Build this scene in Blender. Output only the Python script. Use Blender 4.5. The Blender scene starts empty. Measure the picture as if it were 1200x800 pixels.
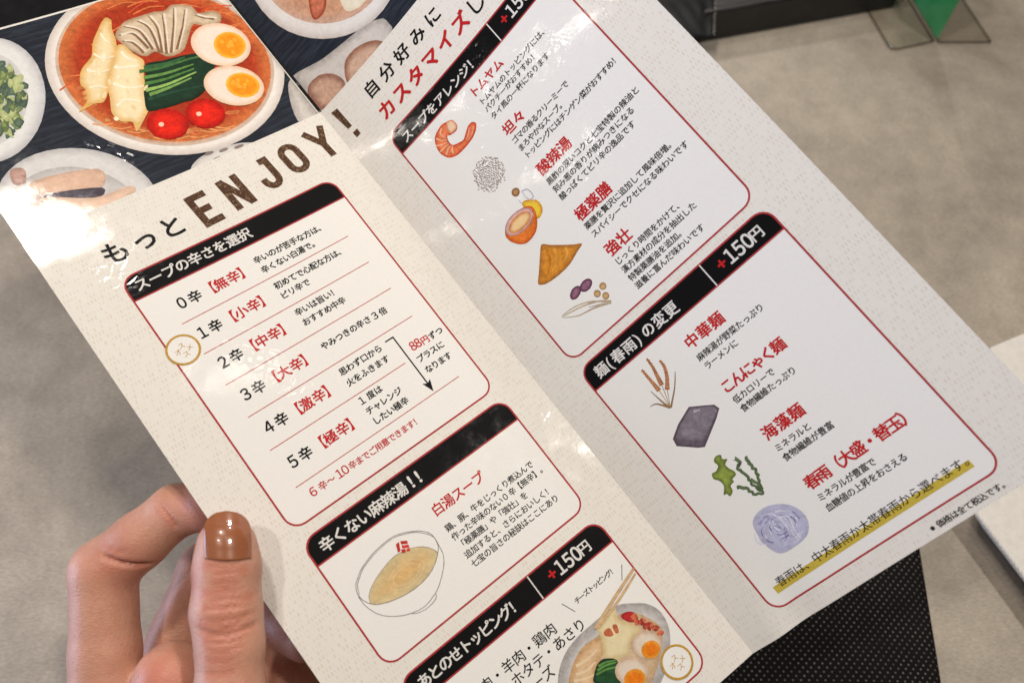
import bpy, math, numpy as np
from mathutils import Vector, Matrix
from mathutils.geometry import tessellate_polygon
R = math.radians
S = bpy.context.scene
COL = S.collection
MM = 0.001

# ------------------------------------------------------------------ camera
TILT = R(60); CAM_H = 320.0            # camera 320 mm above the table, looking 60 degrees down
cam_d = bpy.data.cameras.new('camera'); cam = bpy.data.objects.new('camera', cam_d); COL.objects.link(cam)
cam.location = (0, 0, CAM_H*MM); cam.rotation_euler = (R(90)-TILT, 0, 0)
cam_d.sensor_width = 36; cam_d.lens = 27.684; cam_d.clip_start = 0.01; cam_d.clip_end = 20
cam_d.dof.use_dof = True; cam_d.dof.focus_distance = 0.235; cam_d.dof.aperture_fstop = 13
S.camera = cam

# ------------------------------------------------------------------ light
S.view_settings.view_transform = 'Standard'; S.view_settings.look = 'None'
S.view_settings.exposure = -0.08; S.view_settings.gamma = 1.0
W = bpy.data.worlds.new('World'); S.world = W; W.use_nodes = True
W.node_tree.nodes['Background'].inputs['Color'].default_value = (0.80, 0.72, 0.68, 1)
W.node_tree.nodes['Background'].inputs['Strength'].default_value = 0.12
def lamp(name, loc, target, size, power, col, shape='DISK', sy=None):
    d = bpy.data.lights.new(name, 'AREA'); d.shape = shape; d.size = size
    if sy: d.size_y = sy
    d.energy = power; d.color = col
    o = bpy.data.objects.new(name, d); COL.objects.link(o); o.location = Vector(loc)*MM
    o.rotation_euler = (Vector(target)-Vector(loc)).to_track_quat('-Z', 'Y').to_euler()
    return o
WARM = (1.0, 0.92, 0.82)
lamp('ceiling_spot', (440, 130, 1200), (0, 120, 0), 0.07, 5.6, WARM)
lamp('ceiling_spot', (-326, 23, 1300), (0, 120, 0), 0.07, 3.6, WARM)
lamp('ceiling_spot', (-195, 650, 1300), (0, 120, 0), 0.06, 2.6, WARM)
lamp('ceiling_spot', (330, 1450, 1150), (150, 350, 0), 0.09, 4.2, WARM)
lamp('pendant_lamp', (-131, 358, 700), (0, 120, 100), 0.062, 1.15, (1.0, 0.92, 0.83))
lamp('ceiling_spot', (105, 277, 1200), (0, 120, 100), 0.06, 0.10, WARM)
lamp('ceiling_spot', (-1278, -90, 1200), (0, 120, 100), 0.025, 0.07, WARM)
lamp('ceiling_spot', (-1262, -350, 1200), (0, 120, 100), 0.022, 0.05, WARM)
lamp('window', (-760, -30, 190), (0, 60, 90), 0.5, 3.6, (0.54, 0.67, 1.0), 'RECTANGLE', 0.25)

# ------------------------------------------------------------------ materials
def new_mat(name):
    m = bpy.data.materials.new(name); m.use_nodes = True
    return m, m.node_tree, m.node_tree.nodes['Principled BSDF']
def nd(nt, t, **k):
    n = nt.nodes.new(t)
    for a, b in k.items():
        if a.startswith('i_'): n.inputs[a[2:].replace('_', ' ')].default_value = b
        else: setattr(n, a, b)
    return n
def rgba(c): return (c[0], c[1], c[2], 1)
def math_n(nt, op, a, b=None):
    n = nt.nodes.new('ShaderNodeMath'); n.operation = op
    for i, x in enumerate((a, b)):
        if x is None: continue
        if hasattr(x, 'links'): nt.links.new(x, n.inputs[i])
        else: n.inputs[i].default_value = x
    return n.outputs[0]
def mixc(nt, f, a, b, mode='MIX'):
    n = nt.nodes.new('ShaderNodeMix'); n.data_type = 'RGBA'; n.blend_type = mode
    for i, x in ((0, f), (6, a), (7, b)):
        if hasattr(x, 'links'): nt.links.new(x, n.inputs[i])
        elif i == 0: n.inputs[0].default_value = x
        else: n.inputs[i].default_value = rgba(x)
    return n.outputs[2]
def objco(nt): return nt.nodes.new('ShaderNodeTexCoord').outputs['Object']
def noise(nt, co, scale, detail=4, rough=0.55, dist=0):
    n = nd(nt, 'ShaderNodeTexNoise'); n.inputs['Scale'].default_value = scale; n.inputs['Detail'].default_value = detail
    n.inputs['Roughness'].default_value = rough; n.inputs['Distortion'].default_value = dist; nt.links.new(co, n.inputs['Vector'])
    return n.outputs['Fac']
def ramp(nt, f, p0, p1, a=0., b=1.):
    n = nt.nodes.new('ShaderNodeMapRange'); n.clamp = True
    nt.links.new(f, n.inputs[0])
    for i, x in enumerate((p0, p1, a, b)): n.inputs[i+1].default_value = x
    return n.outputs[0]
def bump(nt, h, strength, dist, nrm=None):
    n = nt.nodes.new('ShaderNodeBump'); n.inputs['Strength'].default_value = strength; n.inputs['Distance'].default_value = dist
    nt.links.new(h, n.inputs['Height'])
    if nrm is not None: nt.links.new(nrm, n.inputs['Normal'])
    return n.outputs[0]
def laminate(nt, p, cw=1.0, gritty=0.0):
    """the clear film over the print: a glossy coat with slow waves, fine ripple and scuffs"""
    co = objco(nt)
    slow = noise(nt, co, 38, 2, 0.5)
    fine = noise(nt, co, 900, 2, 0.5)
    b1 = bump(nt, slow, 1.0, 0.00030)
    b2 = bump(nt, fine, 0.5, 0.000012, b1)
    # crinkled film near the top outer corner and where fingers dented it
    cr = nd(nt, 'ShaderNodeTexVoronoi'); cr.feature = 'DISTANCE_TO_EDGE'; cr.inputs['Scale'].default_value = 330; nt.links.new(co, cr.inputs['Vector'])
    msk = ramp(nt, noise(nt, co, 34, 2), 0.55, 0.68)
    h = math_n(nt, 'MULTIPLY', math_n(nt, 'MINIMUM', cr.outputs['Distance'], 0.2), msk)
    b3 = bump(nt, h, 0.5+0.5*gritty, 0.00022, b2)
    nt.links.new(b3, p.inputs['Coat Normal'])
    p.inputs['Coat Weight'].default_value = cw*0.55
    p.inputs['Coat IOR'].default_value = 1.5
    sc = ramp(nt, noise(nt, co, 160, 5, 0.7), 0.45, 0.75, 0.05, 0.14)
    nt.links.new(sc, p.inputs['Coat Roughness'])
    p.inputs['Roughness'].default_value = 0.6
    p.inputs['Specular IOR Level'].default_value = 0.08
def ink(name, c, var=0.12, gritty=0.0):
    m, nt, p = new_mat(name); co = objco(nt)
    n = ramp(nt, noise(nt, co, 1400, 2), 0.35, 0.65, 1-var, 1+var)
    mul = nt.nodes.new('ShaderNodeVectorMath'); mul.operation = 'SCALE'; mul.inputs[0].default_value = c[:3]; nt.links.new(n, mul.inputs['Scale'])
    nt.links.new(mul.outputs[0], p.inputs['Base Color']); laminate(nt, p, 1.0, gritty); return m
M = {}
M['black'] = ink('black_ink', (0.006, 0.006, 0.007)); M['bar'] = ink('black_bar_ink', (0.0025, 0.0025, 0.003), 0.1, 0.8)
M['red'] = ink('red_ink', (0.50, 0.016, 0.018)); M['line'] = ink('red_line_ink', (0.40, 0.035, 0.04)); M['thin'] = ink('thin_red_ink', (0.50, 0.12, 0.11))
M['white'] = ink('white_letter_paper', (0.72, 0.70, 0.68), 0.05)
M['gold'] = ink('gold_ink', (0.50, 0.29, 0.05)); M['yellow'] = ink('yellow_marker_ink', (0.55, 0.42, 0.06), 0.06)
M['frame'] = ink('frame_paper', (0.82, 0.81, 0.79), 0.012); M['crease'] = ink('crease_glint_edge_paper', (0.80, 0.77, 0.72), 0.05)  # crease tone: painted fold highlight, also the sheet's plain pale edge
M['grey'] = ink('grey_ink', (0.06, 0.055, 0.05))

def page_mat():
    m, nt, p = new_mat('linen_print_paper'); uv = nt.nodes.new('ShaderNodeUVMap').outputs[0]
    sep = nt.nodes.new('ShaderNodeSeparateXYZ'); nt.links.new(uv, sep.inputs[0])
    x = math_n(nt, 'MULTIPLY', sep.outputs[0], 1/0.95); y = math_n(nt, 'MULTIPLY', sep.outputs[1], 1/1.55)
    row = math_n(nt, 'FLOOR', y); shift = math_n(nt, 'MULTIPLY', math_n(nt, 'MODULO', math_n(nt, 'ABSOLUTE', row), 2.0), 0.5)
    xs = math_n(nt, 'ADD', x, shift)
    fx = math_n(nt, 'FRACT', xs); fy = math_n(nt, 'FRACT', y)
    dx = math_n(nt, 'ABSOLUTE', math_n(nt, 'SUBTRACT', fx, 0.5)); dy = math_n(nt, 'ABSOLUTE', math_n(nt, 'SUBTRACT', fy, 0.5))
    mx = ramp(nt, dx, 0.16, 0.34, 1, 0); my = ramp(nt, dy, 0.22, 0.42, 1, 0)
    cell = nt.nodes.new('ShaderNodeCombineXYZ'); nt.links.new(math_n(nt, 'FLOOR', xs), cell.inputs[0]); nt.links.new(row, cell.inputs[1])
    wn = nt.nodes.new('ShaderNodeTexWhiteNoise'); nt.links.new(cell.outputs[0], wn.inputs['Vector'])
    amt = ramp(nt, wn.outputs['Value'], 0.15, 1.0, 0.0, 0.42)
    f = math_n(nt, 'MULTIPLY', math_n(nt, 'MULTIPLY', mx, my), amt)
    tint = mixc(nt, 0.10, (0.55, 0.47, 0.39), wn.outputs['Color'])
    base = mixc(nt, noise(nt, uv, 0.08, 3), (0.765, 0.735, 0.685), (0.80, 0.775, 0.73))
    nt.links.new(mixc(nt, f, base, tint), p.inputs['Base Color']); laminate(nt, p); return m
M['page'] = page_mat()
def backing_mat():
    m, nt, p = new_mat('paper_back'); p.inputs['Base Color'].default_value = (0.55, 0.5, 0.45, 1); laminate(nt, p); return m
M['back'] = backing_mat()
def slate_mat():
    m, nt, p = new_mat('dark_slate_print'); uv = nt.nodes.new('ShaderNodeUVMap').outputs[0]
    mp = nt.nodes.new('ShaderNodeMapping'); mp.inputs['Scale'].default_value = (0.06, 0.5, 1); mp.inputs['Rotation'].default_value = (0, 0, 0.9); nt.links.new(uv, mp.inputs[0])
    n = noise(nt, mp.outputs[0], 1.5, 5, 0.65)
    c = mixc(nt, ramp(nt, n, 0.45, 0.75), (0.014, 0.018, 0.028), (0.038, 0.048, 0.07))
    nt.links.new(c, p.inputs['Base Color']); laminate(nt, p, 1.0, 0.6); return m
M['slate'] = slate_mat()
def picture_mat():
    m, nt, p = new_mat('printed_picture'); a = nt.nodes.new('ShaderNodeAttribute'); a.attribute_name = 'Col'
    co = objco(nt)
    n1 = ramp(nt, noise(nt, co, 420, 5, 0.65, 0.6), 0.3, 0.7, 0.80, 1.15); n2 = ramp(nt, noise(nt, co, 2600, 2), 0.3, 0.7, 0.92, 1.08)
    mul = nt.nodes.new('ShaderNodeVectorMath'); mul.operation = 'SCALE'; nt.links.new(a.outputs['Color'], mul.inputs[0]); bw = nt.nodes.new('ShaderNodeRGBToBW'); nt.links.new(a.outputs['Color'], bw.inputs[0])
    k = ramp(nt, bw.outputs[0], 0.30, 0.62, 1.0, 0.22); n0_ = math_n(nt, 'SUBTRACT', math_n(nt, 'MULTIPLY', n1, n2), 1.0)
    nt.links.new(math_n(nt, 'ADD', math_n(nt, 'MULTIPLY', n0_, k), 1.0), mul.inputs['Scale'])
    st = noise(nt, co, 210, 6, 0.7, 2.2); st2 = math_n(nt, 'ADD', math_n(nt, 'MULTIPLY', ramp(nt, st, 0.35, 0.65, -0.24, 0.22), k), 1.0)
    mul2 = nt.nodes.new('ShaderNodeVectorMath'); mul2.operation = 'SCALE'; nt.links.new(mul.outputs[0], mul2.inputs[0]); nt.links.new(st2, mul2.inputs['Scale']); mul = mul2
    nt.links.new(mul.outputs[0], p.inputs['Base Color']); laminate(nt, p); return m
M['picture'] = picture_mat()
def worn_brown():
    m, nt, p = new_mat('worn_brown_ink'); co = objco(nt)
    n = noise(nt, co, 1300, 5, 0.75, 0.8)
    nt.links.new(mixc(nt, ramp(nt, n, 0.52, 0.66), (0.075, 0.034, 0.018), (0.34, 0.23, 0.14)), p.inputs['Base Color']); laminate(nt, p); return m
M['brown'] = worn_brown()

# ------------------------------------------------------------------ mesh helpers
def mesh_obj(name, verts, faces, mats, parent=None, origin=None, uv=None, smooth=False, colors=None, fmat=None):
    """verts in metres, world"""
    v = np.asarray(verts, float)
    o0 = np.array(parent.location if parent else (origin if origin is not None else (0, 0, 0)))
    me = bpy.data.meshes.new(name); me.from_pydata((v-o0).tolist(), [], [tuple(int(i) for i in f) for f in faces]); me.update()
    for m in (mats if isinstance(mats, (list, tuple)) else [mats]): me.materials.append(m)
    if fmat is not None: me.polygons.foreach_set('material_index', np.asarray(fmat, np.int32))
    if smooth: me.polygons.foreach_set('use_smooth', np.ones(len(me.polygons), bool))
    if uv is not None:
        l = me.uv_layers.new(name='UVMap'); vi = np.empty(len(me.loops), np.int32); me.loops.foreach_get('vertex_index', vi)
        l.data.foreach_set('uv', np.asarray(uv, np.float32)[vi].ravel())
    if colors is not None:
        c = me.color_attributes.new('Col', 'FLOAT_COLOR', 'POINT'); cc = np.ones((len(v), 4), np.float32); cc[:, :3] = colors
        c.data.foreach_set('color', cc.ravel())
    ob = bpy.data.objects.new(name, me); COL.objects.link(ob)
    if parent: ob.parent = parent
    else: ob.location = Vector(o0)
    return ob
def thing(name, label, cat, loc, group=None):
    e = bpy.data.objects.new(name, None); COL.objects.link(e); e.location = Vector(loc); e.empty_display_size = 0.02
    e['label'] = label; e['category'] = cat
    if group: e['group'] = group
    return e
def tag(o, label, cat, group=None):
    o['label'] = label; o['category'] = cat
    if group: o['group'] = group
    return o

# ------------------------------------------------------------------ the folded card: a surface (u, v) in millimetres
# u = distance from the fold (left page negative), v = distance from the top edge
FR = np.array([-0.2042316, 0.0220407, -0.6697591]); FT = np.array([1.812504, 5.426021, 237.164795])
FOLD = {'L': (-0.2890558, (-4.0577430, 12.2069910, 0.2261220, 3.2045200)), 'R': (-0.3671095, (-9.3447602, -3.6338254, 3.1223875, 2.4433656))}
def rodr(w):
    t = np.linalg.norm(w); k = w/t; K = np.array([[0, -k[2], k[1]], [k[2], 0, -k[0]], [-k[1], k[0], 0]])
    return np.eye(3)+np.sin(t)*K+(1-np.cos(t))*K@K
FM = rodr(FR); ct, st_ = math.cos(TILT), math.sin(TILT)
MW = np.array([[1, 0, 0], [0, -st_, ct], [0, -ct, -st_]])
def to_world(X): return (np.asarray(X)@MW.T+np.array([0, 0, CAM_H]))*MM
def card0(pn, u, v):
    a, c = FOLD[pn]; sg = -1. if pn == 'L' else 1.; s0 = sg*u; s = s0/100; vv = (v-105)/100
    h = c[0]*s*s+c[1]*s*vv+c[2]*s*s*vv+c[3]*s*vv*vv
    if pn == 'R':   # creased dent by the foot of the fold
        h = h-1.0*np.exp(-((u-9-(210-v)*.25)/5.5)**2)*np.exp(-((212-v)/15)**2)+0.6*np.exp(-((u-18)/6)**2)*np.exp(-((212-v)/12)**2)
    X = np.stack([sg*(s0*np.cos(a)-h*np.sin(a)), v-105+0*u, s0*np.sin(a)+h*np.cos(a)], -1)
    return to_world(X@FM.T+FT)
def card(pn, u, v, off=0.0):
    u = np.asarray(u, float); v = np.asarray(v, float)
    X = card0(pn, u, v); e = 0.05
    n = np.cross(card0(pn, u+e, v)-card0(pn, u-e, v), card0(pn, u, v-e)-card0(pn, u, v+e))
    n /= np.linalg.norm(n, axis=-1, keepdims=True); n *= np.sign(n[..., 2:3])
    return X+n*(off*MM if np.isscalar(off) else np.asarray(off)[..., None]*MM)
LAY = 0.025   # mm between print layers
SHEET = -1.6
def refine(tri_pts, maxlen):
    """tri_pts (n,3,2) -> split on the longest edge until every edge is short"""
    t = np.asarray(tri_pts, float)
    done = []
    while len(t):
        e = np.stack([np.linalg.norm(t[:, 1]-t[:, 0], axis=1), np.linalg.norm(t[:, 2]-t[:, 1], axis=1), np.linalg.norm(t[:, 0]-t[:, 2], axis=1)], 1)
        big = e.max(1) > maxlen; done.append(t[~big]); t = t[big]; k = e[big].argmax(1)
        if not len(t): break
        idx = np.arange(len(t)); a = t[idx, k]; b = t[idx, (k+1) % 3]; c = t[idx, (k+2) % 3]; m = (a+b)/2
        t = np.concatenate([np.stack([a, m, c], 1), np.stack([m, b, c], 1)])
    return np.concatenate(done)
def tess(poly):
    p = [Vector((x, y, 0)) for x, y in poly]
    return np.array([[poly[i] for i in t] for t in tessellate_polygon([p])])
def weld(tr):
    flat = tr.reshape(-1, 2); key = np.round(flat*500).astype(np.int64)
    _, idx, inv = np.unique(key, axis=0, return_index=True, return_inverse=True)
    return flat[idx], inv.reshape(-1, 3)
def orient(V, F):
    F = np.asarray(F); n = np.cross(V[F[:, 1]]-V[F[:, 0]], V[F[:, 2]]-V[F[:, 0]]); ok = np.linalg.norm(n, axis=1) > 1e-15
    F = F[ok]; n = n[ok]; fl = n[:, 2] < 0; F[fl] = F[fl][:, ::-1]; return F
def flat_print(name, pn, polys, mat, parent, layer=1, base=0.0, step=4.0):
    """one printed mark made of one or more uv polygons"""
    Vs, Fs, n = [], [], 0
    for poly in polys:
        uvp, f = weld(refine(tess(poly), step)); Vs.append(uvp); Fs.append(f+n); n += len(uvp)
    uvp = np.concatenate(Vs); V = card(pn, uvp[:, 0], uvp[:, 1], base+LAY*layer); F = orient(V, np.concatenate(Fs))
    return mesh_obj(name, V, F, mat, parent, uv=uvp)
def band(pts, w, closed=False):
    """a stroke of width w along uv points -> list of quads"""
    p = np.asarray(pts, float); n = len(p)
    t = (np.roll(p, -1, 0)-np.roll(p, 1, 0)) if closed else np.gradient(p, axis=0)
    t /= np.linalg.norm(t, axis=1, keepdims=True)+1e-12; q = np.stack([-t[:, 1], t[:, 0]], -1)*w/2
    a, b = p+q, p-q; m = n if closed else n-1
    return [np.array([a[i], a[(i+1) % n], b[(i+1) % n], b[i]]) for i in range(m)]
def rrect(u0, v0, u1, v1, r, top=True, bottom=True):
    o = []
    for cx, cy, a0, on in ((u1-r, v0+r, -90, top), (u1-r, v1-r, 0, bottom), (u0+r, v1-r, 90, bottom), (u0+r, v0+r, 180, top)):
        if on: o += [(cx+r*math.cos(R(a0+k*15)), cy+r*math.sin(R(a0+k*15))) for k in range(7)]
        else: o.append((u1 if a0 in (-90, 0) else u0, v0 if a0 in (-90, 180) else v1))
    return np.array(o)

# ------------------------------------------------------------------ lettering
_font = bpy.data.curves.new('lettering_source', 'FONT'); _fo = bpy.data.objects.new('lettering_source', _font); COL.objects.link(_fo)
_font.resolution_u = 3
_cache = {}
def glyph(ch, bold):
    k = (ch, bold)
    if k not in _cache:
        _font.body = ch; _font.offset = bold; bpy.context.view_layer.update()
        m = bpy.data.meshes.new_from_object(_fo); m.calc_loop_triangles()
        v = np.array([x.co[:2] for x in m.vertices]) if len(m.vertices) else np.zeros((0, 2))
        f = np.array([t.vertices[:] for t in m.loop_triangles], int).reshape(-1, 3)
        bpy.data.meshes.remove(m); _cache[k] = (v, f)
    return _cache[k]
def text(pn, s, u0, v0, pitch, size=None, bold=0.012, mat='black', parent=None, layer=3, sx=1.0, name='lettering'):
    """s set with full-width cells of the given pitch; u0, v0 = centre of the first cell (mm)"""
    size = size or pitch; VV, FF, HH_, n, u = [], [], [], 0, u0
    for ch in s:
        if ch == ' ': u += pitch*0.5; continue
        half = ord(ch) < 0x250
        g, f = glyph(chr(ord(ch)+0xFEE0) if ch.isdigit() and half else ch, 0.0)
        if len(g) == 0: u += pitch; continue
        cx = (g[:, 0].min()+g[:, 0].max())/2 if half else 0.5
        cy = 0.345 if half else 0.38
        x = u+(g[:, 0]-cx)*size*sx; y = v0-(g[:, 1]-cy)*size
        d = max(0, bold)*size*0.75
        # heavier weights: the glyph printed four times a hair apart, each pass on its own hairline height
        for k, (du, dv) in enumerate(((-d, -d), (d, -d), (-d, d), (d, d)) if bold > 0.001 else ((0, 0),)):
            VV.append(np.stack([x+du, y+dv], -1)); FF.append(f+n); n += len(g); HH_.append(np.full(len(g), 0.0012*k))
        u += pitch*(0.62 if half else 1.0)
    uvp = np.concatenate(VV); V = card(pn, uvp[:, 0], uvp[:, 1], LAY*layer+np.concatenate(HH_))
    F = orient(V, np.concatenate(FF))
    return mesh_obj(name, V, F, M[mat], parent)

# ------------------------------------------------------------------ the table
def table_mat():
    m, nt, p = new_mat('grey_beige_laminate'); co = objco(nt)
    cl = noise(nt, co, 9, 6, 0.6, 0.4); fi = noise(nt, co, 60, 6, 0.7)
    mp = nt.nodes.new('ShaderNodeMapping'); mp.inputs['Scale'].default_value = (1, 2.5, 1); mp.inputs['Rotation'].default_value = (0, 0, 0.25); nt.links.new(co, mp.inputs[0])
    fb = noise(nt, mp.outputs[0], 460, 5, 0.7)
    c = mixc(nt, ramp(nt, cl, 0.3, 0.7), (0.285, 0.245, 0.20), (0.44, 0.385, 0.315))
    k = math_n(nt, 'MULTIPLY', ramp(nt, fi, 0.3, 0.7, 0.84, 1.16), ramp(nt, fb, 0.3, 0.7, 0.80, 1.20))
    mul = nt.nodes.new('ShaderNodeVectorMath'); mul.operation = 'SCALE'; nt.links.new(c, mul.inputs[0]); nt.links.new(k, mul.inputs['Scale'])
    nt.links.new(mul.outputs[0], p.inputs['Base Color']); p.inputs['Roughness'].default_value = 0.42
    p.inputs['Specular IOR Level'].default_value = 0.4
    nt.links.new(bump(nt, fb, 0.35, 0.0003), p.inputs['Normal']); return m
def box(x0, x1, y0, y1, z0, z1):
    v = [(x0, y0, z0), (x1, y0, z0), (x1, y1, z0), (x0, y1, z0), (x0, y0, z1), (x1, y0, z1), (x1, y1, z1), (x0, y1, z1)]
    return v, [(0, 3, 2, 1), (4, 5, 6, 7), (0, 1, 5, 4), (1, 2, 6, 5), (2, 3, 7, 6), (3, 0, 4, 7)]
v, f = box(-0.75, 0.85, -0.10, 1.10, -0.03, 0.0)
tb = mesh_obj('table_top', v, f, table_mat()); tb['kind'] = 'structure'

# ------------------------------------------------------------------ the menu brochure in the hand
PL, PR, HH = -95.19, 96.03, 210.0
base = card('R', np.array(0.5), np.array(105.), -2.0)
menu = thing('folded_menu', 'open white laminated menu with black heading bars, held up in the hand', 'menu', base)
def page(pn, parent, mat, name='page', v0=0., v1=210., u_out=95.19, off=0.0, thick=0.35, r=2.5, nu=110, nv=240):
    sg = -1 if pn == 'L' else 1
    us = sg*np.linspace(0.0, u_out, nu); vs = np.linspace(v0, v1, nv); U, Vv = np.meshgrid(us, vs)
    # round the outer corners by pulling the border in
    for top in (True, False):
        cv = v0+r if top else v1-r
        m = ((Vv < cv) if top else (Vv > cv))
        lim = u_out-r+np.sqrt(np.maximum(0, r*r-(Vv-cv)**2)); m2 = m & (abs(U) > lim)
        U = np.where(m2, sg*lim, U)
    T = card(pn, U.ravel(), Vv.ravel(), off); B = card(pn, U.ravel(), Vv.ravel(), off-thick); n = nu*nv
    F = []; fm = []
    def q(a, b, c, d, mi):
        F.append((a, b, c, d)); fm.append(mi)
    for j in range(nv-1):
        for i in range(nu-1):
            a = j*nu+i; b = a+1; c = a+nu+1; d = a+nu
            if pn == 'R': q(a, d, c, b, 0); q(n+a, n+b, n+c, n+d, 1)
            else: q(a, b, c, d, 0); q(n+a, n+d, n+c, n+b, 1)
    rim = [i for i in range(nu)]+[j*nu+nu-1 for j in range(1, nv)]+[(nv-1)*nu+i for i in range(nu-2, -1, -1)]+[j*nu for j in range(nv-2, 0, -1)]
    for k in range(len(rim)):
        a, b = rim[k], rim[(k+1) % len(rim)]
        q(a, b, n+b, n+a, 1) if pn == 'R' else q(b, a, n+a, n+b, 1)
    uvs = np.tile(np.stack([U.ravel(), Vv.ravel()], -1), (2, 1))
    return mesh_obj(name, np.concatenate([T, B]), F, [mat, M['back']], parent, uv=uvs, smooth=False, fmat=fm)
page('L', menu, M['page'], u_out=-PL); page('R', menu, M['page'], u_out=PR)
flat_print('crease', 'L', [np.array([(-0.32, 0.3), (-0.01, 0.3), (-0.01, 209.7), (-0.32, 209.7)])], M['crease'], menu, 1)  # thin paler strip: the highlight on the fold, put into the colour
FL, FRt = (-79.97, -11.45), (12.56, 80.78)
frames = [('L', FL, 23.3, 108.09, None), ('L', FL, 111.78, 151.11, None), ('L', FL, 155.58, 204.36, -36.7), ('R', FRt, 23.71, 116.39, 58.43), ('R', FRt, 119.64, 204.19, 58.43)]
for pn, (ua, ub), t, b, div in frames:
    fill = rrect(ua, t, ub, b, 4.0)
    flat_print('frame_panel', pn, [fill], M['frame'], menu, 1, step=1.4 if t > 119 else 3.0)
    hh = 7.58
    flat_print('heading_bar', pn, [rrect(ua, t, ub, t+hh, 4.0, True, False)], M['bar'], menu, 2, step=3.5)
    d = []
    for i in range(len(fill)):
        a, c = fill[i], fill[(i+1) % len(fill)]; k = max(1, int(np.linalg.norm(c-a)/3)); d += [a+(c-a)*j/k for j in range(k)]
    flat_print('frame_outline', pn, band(d, 0.5, True), M['line'], menu, 3)
    flat_print('frame_outline', pn, band([(ua, t+hh), *[(ua+(ub-ua)*j/20, t+hh) for j in range(1, 20)], (ub, t+hh)], 0.42), M['line'], menu, 3.3)
    if div: flat_print('divider', pn, band([(div, t+0.1), (div, t+hh-0.1)], 0.36), M['white'], menu, 3.6)

# headline letters ENJOY: plain block strokes, worn brown ink
def block(pn, strokes, u, v, w, h, sw, lean=-0.04):
    polys = []
    for s in strokes:
        p = np.array(s, float); p = np.stack([u+p[:, 0]*w+(1-p[:, 1])*0.9, v+(1-p[:, 1])*h+lean*p[:, 0]*w], -1)
        polys += band(p, sw)
    return polys
arc = lambda cx, cy, rx, ry, a0, a1, n=9: [(cx+rx*math.cos(R(a0+(a1-a0)*k/(n-1))), cy+ry*math.sin(R(a0+(a1-a0)*k/(n-1)))) for k in range(n)]
SWL = 2.15
q = 0.1
E_ = [[(0.13, 0), (0.13, 1)], [(0.1, 0.91), (1, 0.91)], [(0.1, 0.5), (0.82, 0.5)], [(0.1, 0.09), (1, 0.09)]]
N_ = [[(0.13, 0), (0.13, 1)], [(0.87, 0), (0.87, 1)], [(0.14, 0.98), (0.86, 0.02)]]
J_ = [[(0.85, 1), (0.85, 0.35)]+arc(0.5, 0.33, 0.35, 0.24, 0, -180)+[(0.15, 0.4)], [(0.5, 0.91), (1.0, 0.91)]]
O_ = [arc(0.5, 0.70, 0.37, 0.21, 0, 180)+arc(0.5, 0.30, 0.37, 0.21, 180, 360)+[(0.87, 0.70)]]
Y_ = [[(0.06, 1), (0.5, 0.45)], [(0.94, 1), (0.5, 0.45)], [(0.5, 0.52), (0.5, 0)]]
LETTERS = [(-52.4, 6.0, 8.2, 11.8), (-42.0, 6.4, 7.6, 11.6), (-30.6, 6.2, 6.4, 11.6), (-20.8, 6.6, 5.4, 11.6), (-10.2, 7.4, 4.6, 11.8)]
for s, (u, w, vt, ht) in zip((E_, N_, J_, O_, Y_), LETTERS):
    polys = block('L', s, u, vt, w, ht, SWL)
    V_, F_, n = [], [], 0
    for k, pq in enumerate(polys):
        t_, f_ = weld(refine(tess(pq), 3)); t3 = card('L', t_[:, 0], t_[:, 1], LAY*(2+0.04*k)); V_.append(t3); F_.append(f_+n); n += len(t_)
    V_ = np.concatenate(V_); mesh_obj('headline_letter', V_, orient(V_, np.concatenate(F_)), M['brown'], menu)
flat_print('headline_letter', 'R', [np.array([(2.6, 3.0), (5.2, 3.5), (5.5, 11.6), (3.8, 11.5)]), np.array([(4.2, 13.6), (6.2, 13.6), (6.2, 15.8), (4.3, 15.8)])], M['brown'], menu, 2)
T = lambda pn, s, u, v, p, **k: text(pn, s, u, v, p, parent=menu, **k)
T('L', 'もっと', -76.6, 14.9, 8.4, size=7.6, bold=0.022)
# heading bars
HB = dict(bold=0.024, mat='white', layer=4)
T('L', 'スープの辛さを選択', -75.6, 27.1, 3.94, size=4.1, **HB)
T('L', '辛くない麻辣湯', -74.7, 115.9, 3.95, size=4.2, **HB); T('L', '!!', -47.2, 115.7, 3.95, size=4.9, bold=0.03, mat='white', layer=4)
T('L', 'あとのせトッピング！', -74.2, 159.4, 3.37, size=3.9, **HB)
T('R', 'スープをアレンジ！', 17.6, 28.3, 3.80, size=3.95, **HB)
T('R', '麺', 18.1, 123.7, 4.2, size=4.2, **HB); T('R', '(', 21.2, 123.6, 4, size=4.6, bold=0.01, mat='white', layer=4)
T('R', '春雨', 24.6, 123.7, 4.3, size=4.2, **HB); T('R', ')', 32.0, 123.6, 4, size=4.6, bold=0.01, mat='white', layer=4); T('R', 'の変更', 36.1, 123.7, 4.3, size=4.2, **HB)
for pn, up, v in (('L', -30.8, 159.5), ('R', 63.2, 27.4), ('R', 63.1, 123.5)):
    T(pn, '+', up, v, 4, size=4.6, bold=0.035, mat='red', layer=4)
    T(pn, '150', up+3.1, v, 4.6, size=5.3, bold=0.024, mat='white', layer=4, sx=0.82); T(pn, '円', up+11.7, v, 4, size=3.8, **HB)
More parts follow.
